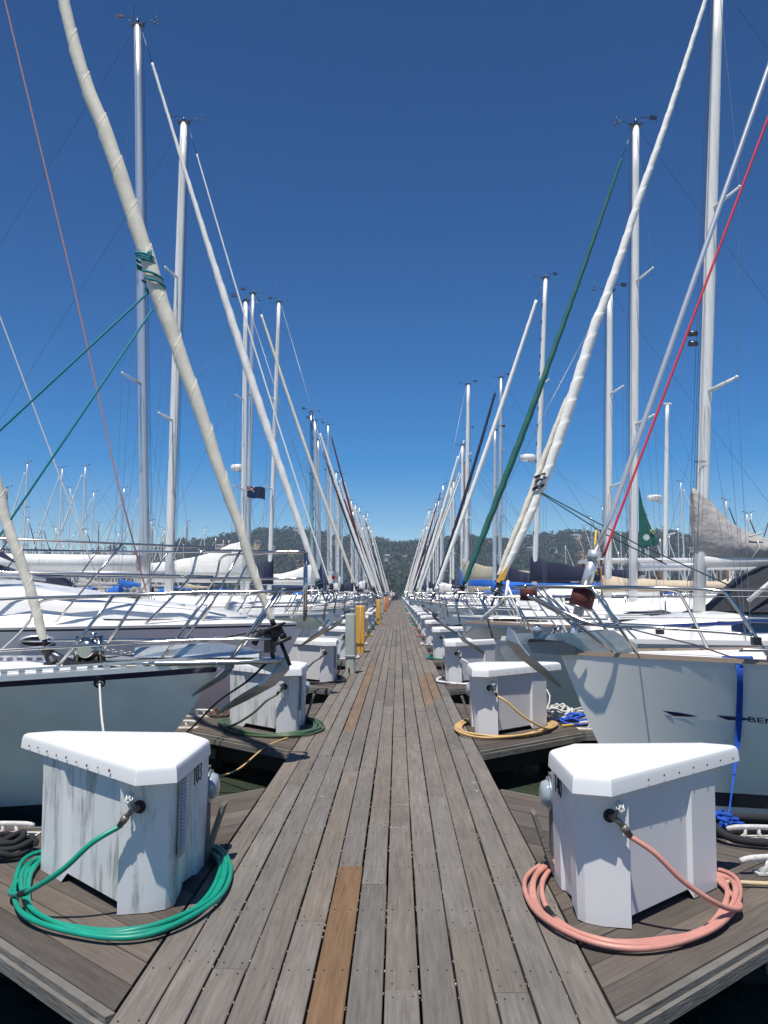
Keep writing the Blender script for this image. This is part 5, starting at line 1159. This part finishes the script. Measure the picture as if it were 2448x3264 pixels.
# ---- prototypes for the far part of both rows and for the neighbouring docks
def proto(i):
    hm = [WHITE, mat('cream_hull', (.62, .58, .48), .25, coat=.4), WHITE, mat('blue_hull', (.01, .03, .12), .15, coat=.6), GREYHULL, WHITE][i]
    mm = [MASTW, ALU, MASTW, BRONZE, ALU, MASTW][i]; fl = [SAILW, SAILC, SAILN, SAILW, SAILR, SAILW][i]; cv = [CANN, CANB, CANW, CANT, CANN, CANG][i]
    b = Boat(1, 60, 1.5, L=[10, 11.5, 9, 11, 10.5, 12][i], B=3.2, fb=[.8, .9, .75, .85, .85, .95][i], label='x', group='x', hullm=[hm, NAVY, ANTIF, WHITE])
    b.hull(N=10); b.deck(TEAK if i == 3 else DECKW, N=10); b.coachroof([(1.8, .4, b.fb+.12), (3, .9, b.fb+.35), (7, 1.0, b.fb+.42)], win=[(3.2, 6.4)])
    b.pulpit(h=.6, u1=1.4, r=.02, seg=5); b.lifelines(r=.008, sr=.016, step=2.4, seg=4, wires=1); b.anchor(sc=.7, u=-.3)
    H = [11.5, 13, 10.2, 11.8, 12.4, 14][i]; J = [3.3, 3.7, 3.0, 3.6, 3.4, 4.0][i]
    b.mast((J, 0, b.fb+.4), (J+.12, 0, H), .095, mm, spr=(.5,) if i % 2 else (.36, .66), lod=2, ant=i % 2 == 0, seg=8)
    a = Vector((.08, 0, b.fb+.3)); t = b.mt_+Vector((-.1, 0, -.2)); b.furled(line(a, a.lerp(t, .95), 4), [.06, .09, .075, .045], fl, n=30, seg=6, pitch=.6, depth=.2)
    b.boom(b.fb+1.15, 3.6, cover=cv, up=.6, ck=.3, seed=i)
    if i in (1, 5): b.dodger(J+2.6, .9, b.fb+.4, b.fb+1.0, m=[0, CANN, 0, 0, 0, CANB][i])
    return b.e
FARLAB = ['distant white sailboat with navy sail cover', 'distant cream sailboat with bright blue covers', 'distant white sailboat with navy headsail', 'distant dark blue sailboat with wooden mast', 'distant grey sailboat with maroon headsail', 'distant white sailboat with grey sail cover']
PRO = [proto(i) for i in range(6)]; used = [False]*6
KID = {}
for o_ in bpy.data.objects:
    if o_.parent is not None: KID.setdefault(o_.parent.name, []).append(o_)
def cp_tree(o, parent=None):
    c = o.copy(); COL.objects.link(c)
    if parent is not None: c.parent = parent
    for ch in KID.get(o.name, []): cp_tree(ch, c)
    return c
def place(i, x, y, rz, label, group, sc=(1, 1, 1)):
    o = PRO[i] if not used[i] else cp_tree(PRO[i]); used[i] = True
    o.location = (x, y, WZ); o.rotation_euler[2] = rz; o.scale = sc; o['label'] = label; o['group'] = group; o['category'] = 'sailboat'; return o
rr = random.Random(21)
seq = {-1: [4, 0, 2, 5, 4, 0, 1, 2], 1: [3, 0, 5, 1, 0, 2, 5, 4]}
for side in (-1, 1):
    for n in range(11, NS+1):
        i = seq[side][(n-11) % 8]; s = rr.uniform(.86, 1.08); hz = rr.uniform(.84, 1.12)
        place(i, side*rr.uniform(1.25, 1.6), ys(n), 0 if side > 0 else math.pi, FARLAB[i]+f', {SIDE[side]} row', f'{FARLAB[i][8:]} {SIDE[side]} row'[:60], (s, s, hz))
# neighbouring docks
def bgrow(xd, side, face, y0, y1, tag_):
    y = y0
    while y < y1:
        i = rr.choice([0, 1, 2, 3, 4, 5, 0, 2, 5]); s = rr.uniform(.85, 1.15)
        if rr.random() < .9: place(i, side*(xd+face*1.4), y, 0 if side*face > 0 else math.pi, FARLAB[i]+f' at {tag_}, {SIDE[side]}', f'{FARLAB[i][8:]} {tag_} {SIDE[side]}', (s, s, rr.uniform(.8, 1.2)))
        y += rr.uniform(4.6, 6.0)
for side in (-1, 1):
    for xd, y0, y1, t in ((40, 58, 175, 'the next dock'), (82, 125, 230, 'a farther dock')):
        q = MB(); q.box((side*xd, (y0+y1)/2, -.1), (1.8, y1-y0+20, .25)); single('neighbouring_dock', q, FASC, f'{"nearer" if xd < 50 else "farther"} neighbouring dock across the water on the {SIDE[side]}', 'dock')
        bgrow(xd, side, -1, y0, y1, t); bgrow(xd, side, 1, y0+14, y1, t)

# ------------------------------------------------------------------ hills, woods, houses
RID = [(-500, 1768), (0, 1772), (70, 1762), (200, 1755), (330, 1756), (450, 1762), (540, 1752), (600, 1744), (700, 1735), (780, 1722), (840, 1712), (900, 1706), (950, 1704), (1027, 1722), (1110, 1742), (1178, 1748), (1204, 1742), (1245, 1752), (1305, 1750), (1360, 1742), (1423, 1735), (1500, 1730), (1600, 1742), (1728, 1732), (1811, 1728), (1900, 1724), (2000, 1722), (2140, 1726), (2223, 1740), (2300, 1745), (2448, 1750), (2900, 1760)]
def ridge(x):
    for a, b in zip(RID, RID[1:]):
        if a[0] <= x <= b[0]: return lerp(a[1], b[1], (x-a[0])/(b[0]-a[0]))
    return RID[0][1] if x < RID[0][0] else RID[-1][1]
R0, R1 = 430.0, 820.0
def hz(x, t):
    H = (HY-ridge(x))/F*R1; e = t*t*(3-2*t)
    if t > 1: e = 1-(t-1)*1.2
    return -1+H*e*(1+.10*noise.noise(Vector((x*.006, t*3, 0)))*(1 if t < .9 else .3))
def hp(x, t):
    """x = bearing as a picture column, t = 0 at the shore, 1 at the ridge"""
    a = math.atan((x-VX)/F); r = R0+(R1-R0)*t; return Vector((CX+r*math.tan(a), r, hz(x, t)))
def hills():
    m = bpy.data.materials.new('hillside'); m.use_nodes = True; t = m.node_tree; b = t.nodes['Principled BSDF']; b.inputs['Roughness'].default_value = 1
    tc = nd(t, 'ShaderNodeTexCoord'); n = nd(t, 'ShaderNodeTexNoise'); n.inputs['Scale'].default_value = .02; n.inputs['Detail'].default_value = 8; t.links.new(tc.outputs['Object'], n.inputs[0])
    cr = nd(t, 'ShaderNodeValToRGB'); cr.color_ramp.elements[0].position = .42; cr.color_ramp.elements[0].color = (.035, .045, .022, 1); cr.color_ramp.elements[1].position = .6; cr.color_ramp.elements[1].color = (.15, .115, .075, 1)
    t.links.new(n.outputs[0], cr.inputs[0]); t.links.new(cr.outputs[0], b.inputs['Base Color'])
    mb = MB(); xs = list(range(-500, 2901, 40)); ts = [0, .1, .2, .3, .4, .5, .6, .7, .8, .9, .97, 1.03, 1.15, 1.4]
    V = [hp(x, t_) for x in xs for t_ in ts]; k = len(ts)
    mb.add(V, [(i*k+j, (i+1)*k+j, (i+1)*k+j+1, i*k+j+1) for i in range(len(xs)-1) for j in range(k-1)], 0, True)
    tag(mb.build('hills', m), kind='structure')
hills()
def foliage_mat():
    m = bpy.data.materials.new('foliage'); m.use_nodes = True; t = m.node_tree; b = t.nodes['Principled BSDF']; b.inputs['Roughness'].default_value = .9; b.inputs['Specular IOR Level'].default_value = .15
    at = nd(t, 'ShaderNodeAttribute', attribute_name='tint'); t.links.new(at.outputs['Color'], b.inputs['Base Color']); return m
FOL = foliage_mat()
def leafmesh(name, centers, rad, col, per, size, seed, parent=None, off=None):
    """clouds of small leaf clumps (triangles pairs) on and inside each crown"""
    rs = np.random.RandomState(seed); n = len(centers); C = np.repeat(np.array(centers), per, 0); Rr = np.repeat(np.array(rad), per, 0); K = np.repeat(np.array(col), per, 0); N = len(C)
    d = rs.normal(size=(N, 3)); d /= np.linalg.norm(d, axis=1)[:, None]; q = rs.uniform(.35, 1.0, (N, 1))**.5; P = C+d*Rr*q; P[:, 2] = np.maximum(P[:, 2], C[:, 2]-Rr[:, 2]*.75)
    s = np.repeat(np.array(size), per)[:, None]*rs.uniform(.6, 1.4, (N, 1)); a = rs.normal(size=(N, 3)); a /= np.linalg.norm(a, axis=1)[:, None]; b = np.cross(a, d+rs.normal(size=(N, 3))*.5); b /= np.linalg.norm(b, axis=1)[:, None]+1e-9
    V = np.stack([P-a*s-b*s*.6, P+a*s-b*s*.5, P+a*s*.2+b*s, P-a*s*.8+b*s*.7], 1).reshape(-1, 3)
    if off is not None: V = V-np.array(off)
    K = K*rs.uniform(.7, 1.35, (N, 1)); me = bpy.data.meshes.new(name); me.vertices.add(N*4); me.vertices.foreach_set('co', V.ravel()); me.loops.add(N*4); me.loops.foreach_set('vertex_index', np.arange(N*4)); me.polygons.add(N)
    me.polygons.foreach_set('loop_start', np.arange(N)*4); me.polygons.foreach_set('loop_total', np.full(N, 4)); me.update()
    ca = me.color_attributes.new('tint', 'FLOAT_COLOR', 'POINT'); buf = np.ones((N*4, 4)); buf[:, :3] = np.repeat(K, 4, 0); ca.data.foreach_set('color', buf.ravel()); me.materials.append(FOL)
    o = bpy.data.objects.new(name, me); COL.objects.link(o)
    if parent is not None: o.parent = parent
    return o
HOUSES = []
def houses():
    hs = [(952, 1720, 34, 'tan'), (1240, 1803, 34, 'grey'), (1290, 1800, 20, 'grey'), (930, 1792, 26, 'ochre'), (958, 1822, 34, 'ochre'), (905, 1704, 22, 'tan'), (1297, 1748, 22, 'white'), (1325, 1808, 20, 'tan'),
          (1745, 1712, 36, 'pink'), (1790, 1724, 26, 'ochre'), (1700, 1740, 24, 'white'), (1660, 1738, 22, 'ochre'), (1835, 1735, 30, 'white'), (1880, 1742, 24, 'grey'), (1925, 1714, 26, 'white'), (1968, 1730, 24, 'grey'), (1688, 1775, 26, 'tan'), (1760, 1778, 26, 'grey'),
          (1850, 1790, 26, 'ochre'), (1900, 1815, 22, 'tan'), (1560, 1752, 20, 'white'), (1590, 1800, 24, 'grey'), (1545, 1742, 18, 'white'), (2190, 1742, 22, 'pink'), (2200, 1775, 22, 'grey'), (2120, 1760, 20, 'tan'), (1445, 1765, 20, 'tan'), (1480, 1742, 22, 'white'), (700, 1765, 26, 'tan'), (640, 1790, 24, 'grey'), (820, 1752, 24, 'ochre'), (865, 1770, 22, 'white'), (1065, 1752, 20, 'tan'), (610, 1815, 22, 'white')]
    cols = {'tan': (.52, .36, .26), 'grey': (.55, .57, .58), 'ochre': (.56, .42, .24), 'white': (.74, .74, .72), 'pink': (.55, .31, .22)}; r = random.Random(3)
    for k, (x, y, w, c) in enumerate(hs):
        t = .5
        lo, hi = .03, 1.0
        for _ in range(30):
            t = (lo+hi)/2; p = hp(x, t); yy = HY-(p.z-CZ)/p.y*F*1.0
            if yy > y: lo = t
            else: hi = t
        p = hp(x, t); W = w*p.y/F; h = W*.32; d = W*.6
        hor = 'left' if x < 1240 else 'right'
        e = empty('hillside_house', (p.x, p.y, p.z+4.5), r.uniform(-.3, .3), label=f'{ {"tan":"tan","grey":"pale grey","ochre":"ochre","white":"white","pink":"pinkish"}[c]} house on the wooded hill, {"high on the ridge" if y < 1745 else "low on the slope" if y > 1785 else "halfway up the slope"}', cat='house', group=f'{c} houses on the wooded hill, {"ridge" if y < 1745 else "foot" if y > 1785 else "mid slope"}')
        q = MB(); q.box((0, 0, h*.5-3), (W, d, h+6)); q.box((W*.25, -d*.55, h*.3-3), (W*.4, d*.3, h*.6+6)); wo_ = q.build('wall', mat('house_wall_'+c, cols[c], .9), e)
        q = MB(); q.loft([[(-W*.54, -d*.58, h), (W*.54, -d*.58, h), (W*.54, d*.58, h), (-W*.54, d*.58, h)], [(-W*.54, -d*.58, h+.4), (W*.54, -d*.58, h+.4), (W*.54, d*.58, h+.4), (-W*.54, d*.58, h+.4)], [(-W*.3, -d*.05, h+.4+W*.12), (W*.3, -d*.05, h+.4+W*.12), (W*.3, d*.05, h+.4+W*.12), (-W*.3, d*.05, h+.4+W*.12)]], smooth=False)
        q.build('roof', mat('house_roof_'+('red' if c in ('pink', 'ochre') else 'grey'), (.22, .11, .075) if c in ('pink', 'ochre') else (.30, .30, .31), .9), e)
        for i in range(4):
            q = MB(); q.box((-W*.38+W*.25*i, -d*.505-(.0 if i < 2 else W*.0), h*.55), (W*.14, .2, h*.35)); q.build('window', GLASS, e)
        HOUSES.append((p.x, p.y, W))
houses()
def woods():
    r = random.Random(9); C = []; RA = []; K = []; S = []
    k = 0
    while k < 4700:
        x = r.uniform(-450, 2850); t = r.uniform(.0, 1.03)**.85
        dens = 1 if x > 620 else .35 if x > 520 else .07
        if noise.noise(Vector((x*.012, t*6, 4))) < -.18 and x < 1150: dens *= .25
        if r.random() > dens: continue
        p = hp(x, t)
        if any(abs(p.x-hx) < w*.62 and -w*4.2 < p.y-hy < w*.5 for hx, hy, w in HOUSES): continue
        h = r.uniform(2.8, 6.4)*(1.15 if r.random() < .12 else 1)
        C.append((p.x, p.y, p.z+h*.8)); RA.append((h*r.uniform(.8, 1.15), h*.9, h*r.uniform(.8, 1.2))); S.append(h*.15)
        g = r.random(); base = (.032, .052, .028) if g < .6 else (.048, .068, .030) if g < .85 else (.085, .082, .045)
        v = .75+.5*(.5+.5*noise.noise(Vector((x*.02, t*8, 1)))); K.append(tuple(c*v for c in base)); k += 1
    tag(leafmesh('woodland', C, RA, K, 85, S, 4), kind='stuff', cat='woodland', label='dark green woodland covering the far hillside behind the marina')
woods()
def ridge_trees():
    r = random.Random(31)
    for x, y, h, kind in [(1811, 1695, 15, 0), (1728, 1697, 13, 1), (1716, 1700, 11, 1), (1900, 1716, 9, 0), (2085, 1700, 12, 0), (2140, 1692, 15, 1), (2165, 1696, 14, 1), (2195, 1706, 11, 1), (2215, 1712, 9, 0), (2060, 1712, 9, 0), (1560, 1718, 13, 1), (1500, 1716, 14, 1), (1485, 1722, 11, 0), (1425, 1716, 10, 1), (1210, 1732, 9, 1), (1190, 1737, 8, 0), (1630, 1730, 9, 0), (1660, 1728, 10, 1), (835, 1705, 7, 0), (990, 1708, 7, 1), (1320, 1738, 7, 1)]:
        p = hp(x, 1.0); top = (HY-y)/F*p.y+CZ; zb = min(p.z-.5, top-h); h = top-zb; cr = h*.42 if kind == 0 else h*.34
        e = empty('ridge_tree', (p.x, p.y, zb), label='round umbrella-crowned pine standing up from the far ridge' if kind == 0 else 'tall ragged eucalyptus standing up from the far ridge', cat='tree', group='umbrella pines on the far ridge' if kind == 0 else 'eucalyptus trees on the far ridge')
        q = MB(); q.tube([(0, 0, 0), (h*.02, 0, h*.4), (-h*.01, 0, h*.75)], [h*.035, h*.025, h*.012], 7)
        for k in range(4): a = k*1.6; q.tube([(h*.02, 0, h*(.35+.06*k)), (math.cos(a)*cr*.55, math.sin(a)*cr*.55, h*(.62+.05*k))], [h*.014, h*.006], 5)
        q.build('trunk', mat('bark', (.12, .09, .07), .95), e)
        C = []; RA = []
        for k in range(8 if kind else 6):
            a = r.uniform(0, 6.28); d = r.uniform(.1, .75)*cr; z = h*(.72 if kind == 0 else r.uniform(.42, .84)); C.append((math.cos(a)*d, math.sin(a)*d*.8, z+r.uniform(0, h*.08))); rr_ = cr*r.uniform(.35, .5); RA.append((rr_*1.15, rr_, rr_*(.8 if kind == 0 else .9)))
        g = (.026, .045, .02) if kind == 0 else (.042, .056, .03)
        o = leafmesh('crown', C, RA, [g]*len(C), 90, [h*.035]*len(C), int(x), parent=e)
ridge_trees()

def haze():
    m = bpy.data.materials.new('haze_air'); m.use_nodes = True; t = m.node_tree; t.nodes.clear()
    v = t.nodes.new('ShaderNodeVolumePrincipled'); v.inputs['Color'].default_value = (.60, .76, .95, 1); v.inputs['Density'].default_value = .00045; v.inputs['Anisotropy'].default_value = .1
    o = t.nodes.new('ShaderNodeOutputMaterial'); t.links.new(v.outputs[0], o.inputs['Volume'])
    mb = MB(); mb.box((200, 640, 70), (3400, 1500, 146)); tag(mb.build('haze', m), kind='stuff', label='thin blue air haze over the harbour and hills')
haze()
# ------------------------------------------------------------------ people far down the walkway
def person(x, y, top, trou, label, facing=0, stride=.12, hat=None, s=1.0, skin=(.42, .26, .18)):
    e = empty('person', (x, y, 0), facing, label=label, cat='person', group=None)
    def grow(name, J, E_, m, par=e, sub=2):
        me = bpy.data.meshes.new(name); me.from_pydata([Vector(j[:3])*s for j in J], E_, []); o = bpy.data.objects.new(name, me); COL.objects.link(o)
        md = o.modifiers.new('skin', 'SKIN'); md.use_smooth_shade = True
        for i, j in enumerate(J): v = me.skin_vertices[0].data[i]; v.radius = (j[3]*s, (j[4] if len(j) > 4 else j[3])*s); v.use_root = i == 0
        o.modifiers.new('sub', 'SUBSURF').levels = sub
        dg = bpy.context.evaluated_depsgraph_get(); m2 = bpy.data.meshes.new_from_object(o.evaluated_get(dg)); bpy.data.objects.remove(o); m2.materials.clear(); m2.materials.append(m)
        o = bpy.data.objects.new(name, m2); COL.objects.link(o); o.parent = par; return o
    f = stride
    J = [(0, 0, .95, .12, .09), (0, 0, 1.2, .12, .09), (0, 0, 1.42, .09, .07), (0, 0, 1.5, .045), (0, -.01, 1.60, .07, .085), (0, -.01, 1.70, .055, .07),
         (-.17, 0, 1.42, .05), (-.24, .02, 1.15, .038), (-.23, -.10, .92, .03), (.17, 0, 1.42, .05), (.24, .0, 1.15, .038), (.22, -.14, 1.02, .03),
         (-.09, 0, .9, .08), (-.10, -f, .48, .055), (-.10, -f*.9, .08, .035), (-.10, -f-.14, .03, .03), (.09, 0, .9, .08), (.10, f*.4, .48, .055), (.10, f, .08, .035), (.10, f-.13, .03, .03)]
    E_ = [(0, 1), (1, 2), (2, 3), (3, 4), (4, 5), (2, 6), (6, 7), (7, 8), (2, 9), (9, 10), (10, 11), (0, 12), (12, 13), (13, 14), (14, 15), (0, 16), (16, 17), (17, 18), (18, 19)]
    grow('body', J, E_, mat('skin', skin, .6))
    up = lambda v, k: (v[0], v[1], v[2], v[3]+k, (v[4] if len(v) > 4 else v[3])+k)
    grow('shirt', [up(J[0], .02), up(J[1], .02), up(J[2], .018), up(J[6], .018), (-.22, .01, 1.24, .055), up(J[9], .018), (.22, .01, 1.24, .055)], [(0, 1), (1, 2), (2, 3), (3, 4), (2, 5), (5, 6)], top)
    grow('trousers', [(0, 0, .93, .135, .10), up(J[12], .018), up(J[13], .02), (J[14][0], J[14][1], .14, .05), up(J[16], .018), up(J[17], .02), (J[18][0], J[18][1], .14, .05)], [(0, 1), (1, 2), (2, 3), (0, 4), (4, 5), (5, 6)], trou)
    q = MB(); q.sphere((0, .012*s, 1.665*s), .088*s, 10, 0, (1, 1.12, 1.15)); q.build('hat' if hat else 'hair', hat or mat('dark_hair', (.03, .02, .015), .8), e)
    return e
TW = mat('white_shirt', (.72, .72, .74), .85); TD = mat('dark_trousers', (.02, .022, .03), .9); TB = mat('tan_clothing', (.36, .22, .13), .9); TK = mat('black_jacket', (.02, .02, .025), .9)
person(-.55, 134, TW, TD, 'person in white shirt and dark trousers walking in the middle of the distant walkway', 0, .16)
person(-.10, 143, TK, TD, 'person in black, mostly hidden beside the walker in the white shirt', .2, .1)
person(-.95, 146, TK, TD, 'person in dark clothes walking left of the white-shirted walker', -.2, .12)
person(-1.30+.5, 118, TW, TB, 'person in a white top and tan trousers at the left edge of the distant walkway', 0, .1, hat=mat('white_hat', (.7, .7, .66), .8))

# ------------------------------------------------------------------ loose gear on the near fingers
def coil(c, rads, turns, r, m, label, name='rope_coil', cat='rope', seed=0, flat=1.0, h=.02, tail=None):
    rd = random.Random(seed); P = []
    for k in range(turns*8):
        a = k*math.pi/4; q = lerp(rads[0], rads[1], (k/(turns*8)))*(1+rd.uniform(-.12, .12)); P.append((c[0]+math.cos(a)*q, c[1]+math.sin(a)*q*flat, c[2]+r+rd.uniform(0, h)+.3*h*(k//8)))
    if tail: P += tail
    q = MB(); q.tube(catmull(P, 4), r, 7); return single(name, q, m, label, cat, loc=(c[0], c[1], c[2]))
coil((1.98, 9.75, 0), (.19, .05), 6, .013, ROPEW, 'pile of white mooring rope behind the second right dock box', seed=2, h=.07)
coil((2.15, 9.45, 0), (.22, .08), 4, .014, ROPEB, 'tangled blue rope on the second right finger pier', seed=5, h=.05)
q = MB(); q.tube(catmull([(1.9, 9.2, .015), (2.3, 9.35, .02), (2.6, 9.05, .03), (2.9, 8.9, -.02)], 6), .013, 7); single('power_cord', q, ROPEY, 'yellow cord trailing off the second right finger pier', 'cord')
q = MB(); P = catmull([(1.82, 5.3, .25), (1.95, 5.15, .12), (2.05, 4.98, .04), (2.35, 4.9, .035), (2.75, 5.0, .03), (2.7, 5.2, .03), (2.3, 5.2, .03), (2.0, 5.15, .03), (2.1, 5.3, .07), (2.6, 5.32, .05), (3.1, 5.2, .03)], 8); q.tube(P, .024, 9); single('shore_power_cable', q, ROPEK, 'thick black cable looped on the pier under the pale grey bow', 'cable')
q = MB(); q.tube([(1.65, 4.32, .018), (2.9, 4.18, .018)], .012, 8); single('boat_pole', q, mat('pale_pole', (.55, .45, .28), .5), 'thin pale pole lying on the pier beside the pink hose', 'pole')
def yard_cleat(x, y, lab, rz=0):
    e = empty('mooring_cleat', (x, y, 0), rz, label=lab, cat='cleat'); mb = MB()
    mb.tube(catmull([(-.19, 0, .065), (-.13, 0, .078), (0, 0, .082), (.13, 0, .078), (.19, 0, .065)], 4), [.010]+[.017]*15+[.010], 8)
    for q_ in (-.045, .045): mb.tube([(q_*1.7, 0, .002), (q_, 0, .035), (q_, 0, .075)], [.028, .015, .015], 8)
    mb.box((0, 0, .006), (.22, .07, .012)); mb.build('horn', mat('painted_cast_iron', (.55, .55, .53), .6), e)
    return e
yard_cleat(2.08, 4.50, 'grey iron cleat with rusty shackle and chain beside the pink-hose dock box', .1)
q = MB()
for k in range(9):
    p = Vector((2.12+.012*k, 4.47-.01*k, .12-.012*k)); q.tube([p+Vector((0, -.014, 0)), p+Vector((.02, -.014, .01)), p+Vector((.02, .014, .01)), p+Vector((0, .014, 0)), p+Vector((0, -.014, 0))], .006, 5)
single('shackle_chain', q, RUST, 'rusty chain and shackle draped over the grey iron cleat', 'chain')
coil((-2.05, 4.72, 0), (.17, .06), 4, .017, ROPEK, 'black and white rope heaped left of the dock box numbered 103', seed=8, h=.05)
coil((-2.0, 9.95, 0), (.14, .05), 4, .011, mat('brown_rope', (.12, .07, .05), .9, var=.3, vs=60), 'brown rope heap on the second left finger pier', seed=9, h=.04)
q = MB(); q.tube(catmull([aty(c[0], c[1], Y) for c, Y in (((505, 2390), 9.0), ((600, 2330), 8.6), ((690, 2240), 8.0), ((790, 2170), 7.4), ((860, 2100), 7.1))], 6), .010, 7); single('black_mooring_line', q, ROPEK, 'dark mooring line rising from the second left finger to the steel anchor platform', 'rope')
q = MB(); q.tube(catmull([(-.98, 8.45, .01), (-1.15, 8.1, -.02), (-1.35, 7.75, -.16), (-1.55, 7.7, -.2), (-1.72, 7.9, -.12), (-1.75, 8.3, .0)], 6), .009, 7); single('tan_cord', q, HY_, 'tan cord hanging in a loop off the second left finger pier', 'cord')
q = MB(); q.tube(catmull([(1.72, 9.5, .02), (1.9, 9.9, .25), (1.75, 10.2, .45)], 4), .009, 6); q.tube([(2.05, 9.8, .08), (2.6, 10.3, .12)], .010, 6); single('white_spring_line', q, ROPEW, 'white line stretched from the rope pile towards the second right bow', 'rope')
# orange kayak lying low behind the second left dock box
q = MB(); K_ = [(t, math.sin(min(1, max(0, t))*math.pi)**.6) for t in [i/14 for i in range(15)]]
q.loft([[(-3.3+2.5*t, 10.75+.02*math.sin(a)*0+.27*max(w, .03)*math.cos(a), -.27+.13*max(w, .05)*math.sin(a)+.05*abs(t-.5)) for a in [2*math.pi*k/10 for k in range(10)]] for t, w in K_]); single('kayak', q, mat('orange_plastic', (.70, .17, .03), .4), 'orange kayak floating low between the second left finger and the cruiser', 'kayak')
# yellow fender on the bow of the second boat on the right
# ---- flags
def flag(x, y, Y, w, h, kind, label):
    o = aty(x, y, Y); e = empty('flag', tuple(o), label=label, cat='flag'); q = MB(); N = 12; V = []
    for i in range(N+1):
        for j in range(7): t = i/N; u = j/6; V.append((o.x+w*t, o.y+.10*math.sin(t*7+u)*t, o.z-h*u-w*.25*t*t-.05*math.sin(t*5)))
    q.add(V, [(i*7+j, (i+1)*7+j, (i+1)*7+j+1, i*7+j+1) for i in range(N) for j in range(6)], 0, True); c = q.build('cloth', NAVY if kind == 'blue' else CANW, e, off=e.location)
    if kind == 'blue':
        q = MB(); P = lambda t, u: (o.x+w*t, o.y+.10*math.sin(t*7+u)*t-.015, o.z-h*u-w*.25*t*t-.05*math.sin(t*5))
        def strip(a, b, m=0, wd=.03):
            n_ = 5
            for i in range(n_):
                t0, u0 = lerp(a[0], b[0], i/n_), lerp(a[1], b[1], i/n_); t1, u1 = lerp(a[0], b[0], (i+1)/n_), lerp(a[1], b[1], (i+1)/n_); q.tube([P(t0, u0), P(t1, u1)], wd, 5, m)
        strip((0, .22), (.42, .22), 0, .012); strip((.2, 0), (.2, .45), 0, .012); strip((0, 0), (.42, .45), 1, .010); strip((0, .45), (.42, 0), 1, .010)
        q.build('canton_cross', [mat('flag_red', (.45, .03, .04), .8), CANW], c, off=e.location)
    else:
        q = MB(); q.disc((o.x+w*.55, o.y-.12, o.z-h*.62), (0, -1, 0), h*.17, .02, 18); q.build('red_disc', mat('flag_red', (.45, .03, .04), .8), c, off=e.location)
flag(788, 1546, 30.6, .66, .44, 'blue', 'dark blue ensign with red and white crosses hanging beside the radar mast')
flag(1046, 1818, 44.0, .55, .62, 'disc', 'white cloth with a red disc among the distant left boats')

for o_ in bpy.data.objects:
    if o_.parent is None and o_.type in ('MESH', 'EMPTY') and not o_.get('kind') and not o_.get('label'): print('UNLABELLED', o_.name)
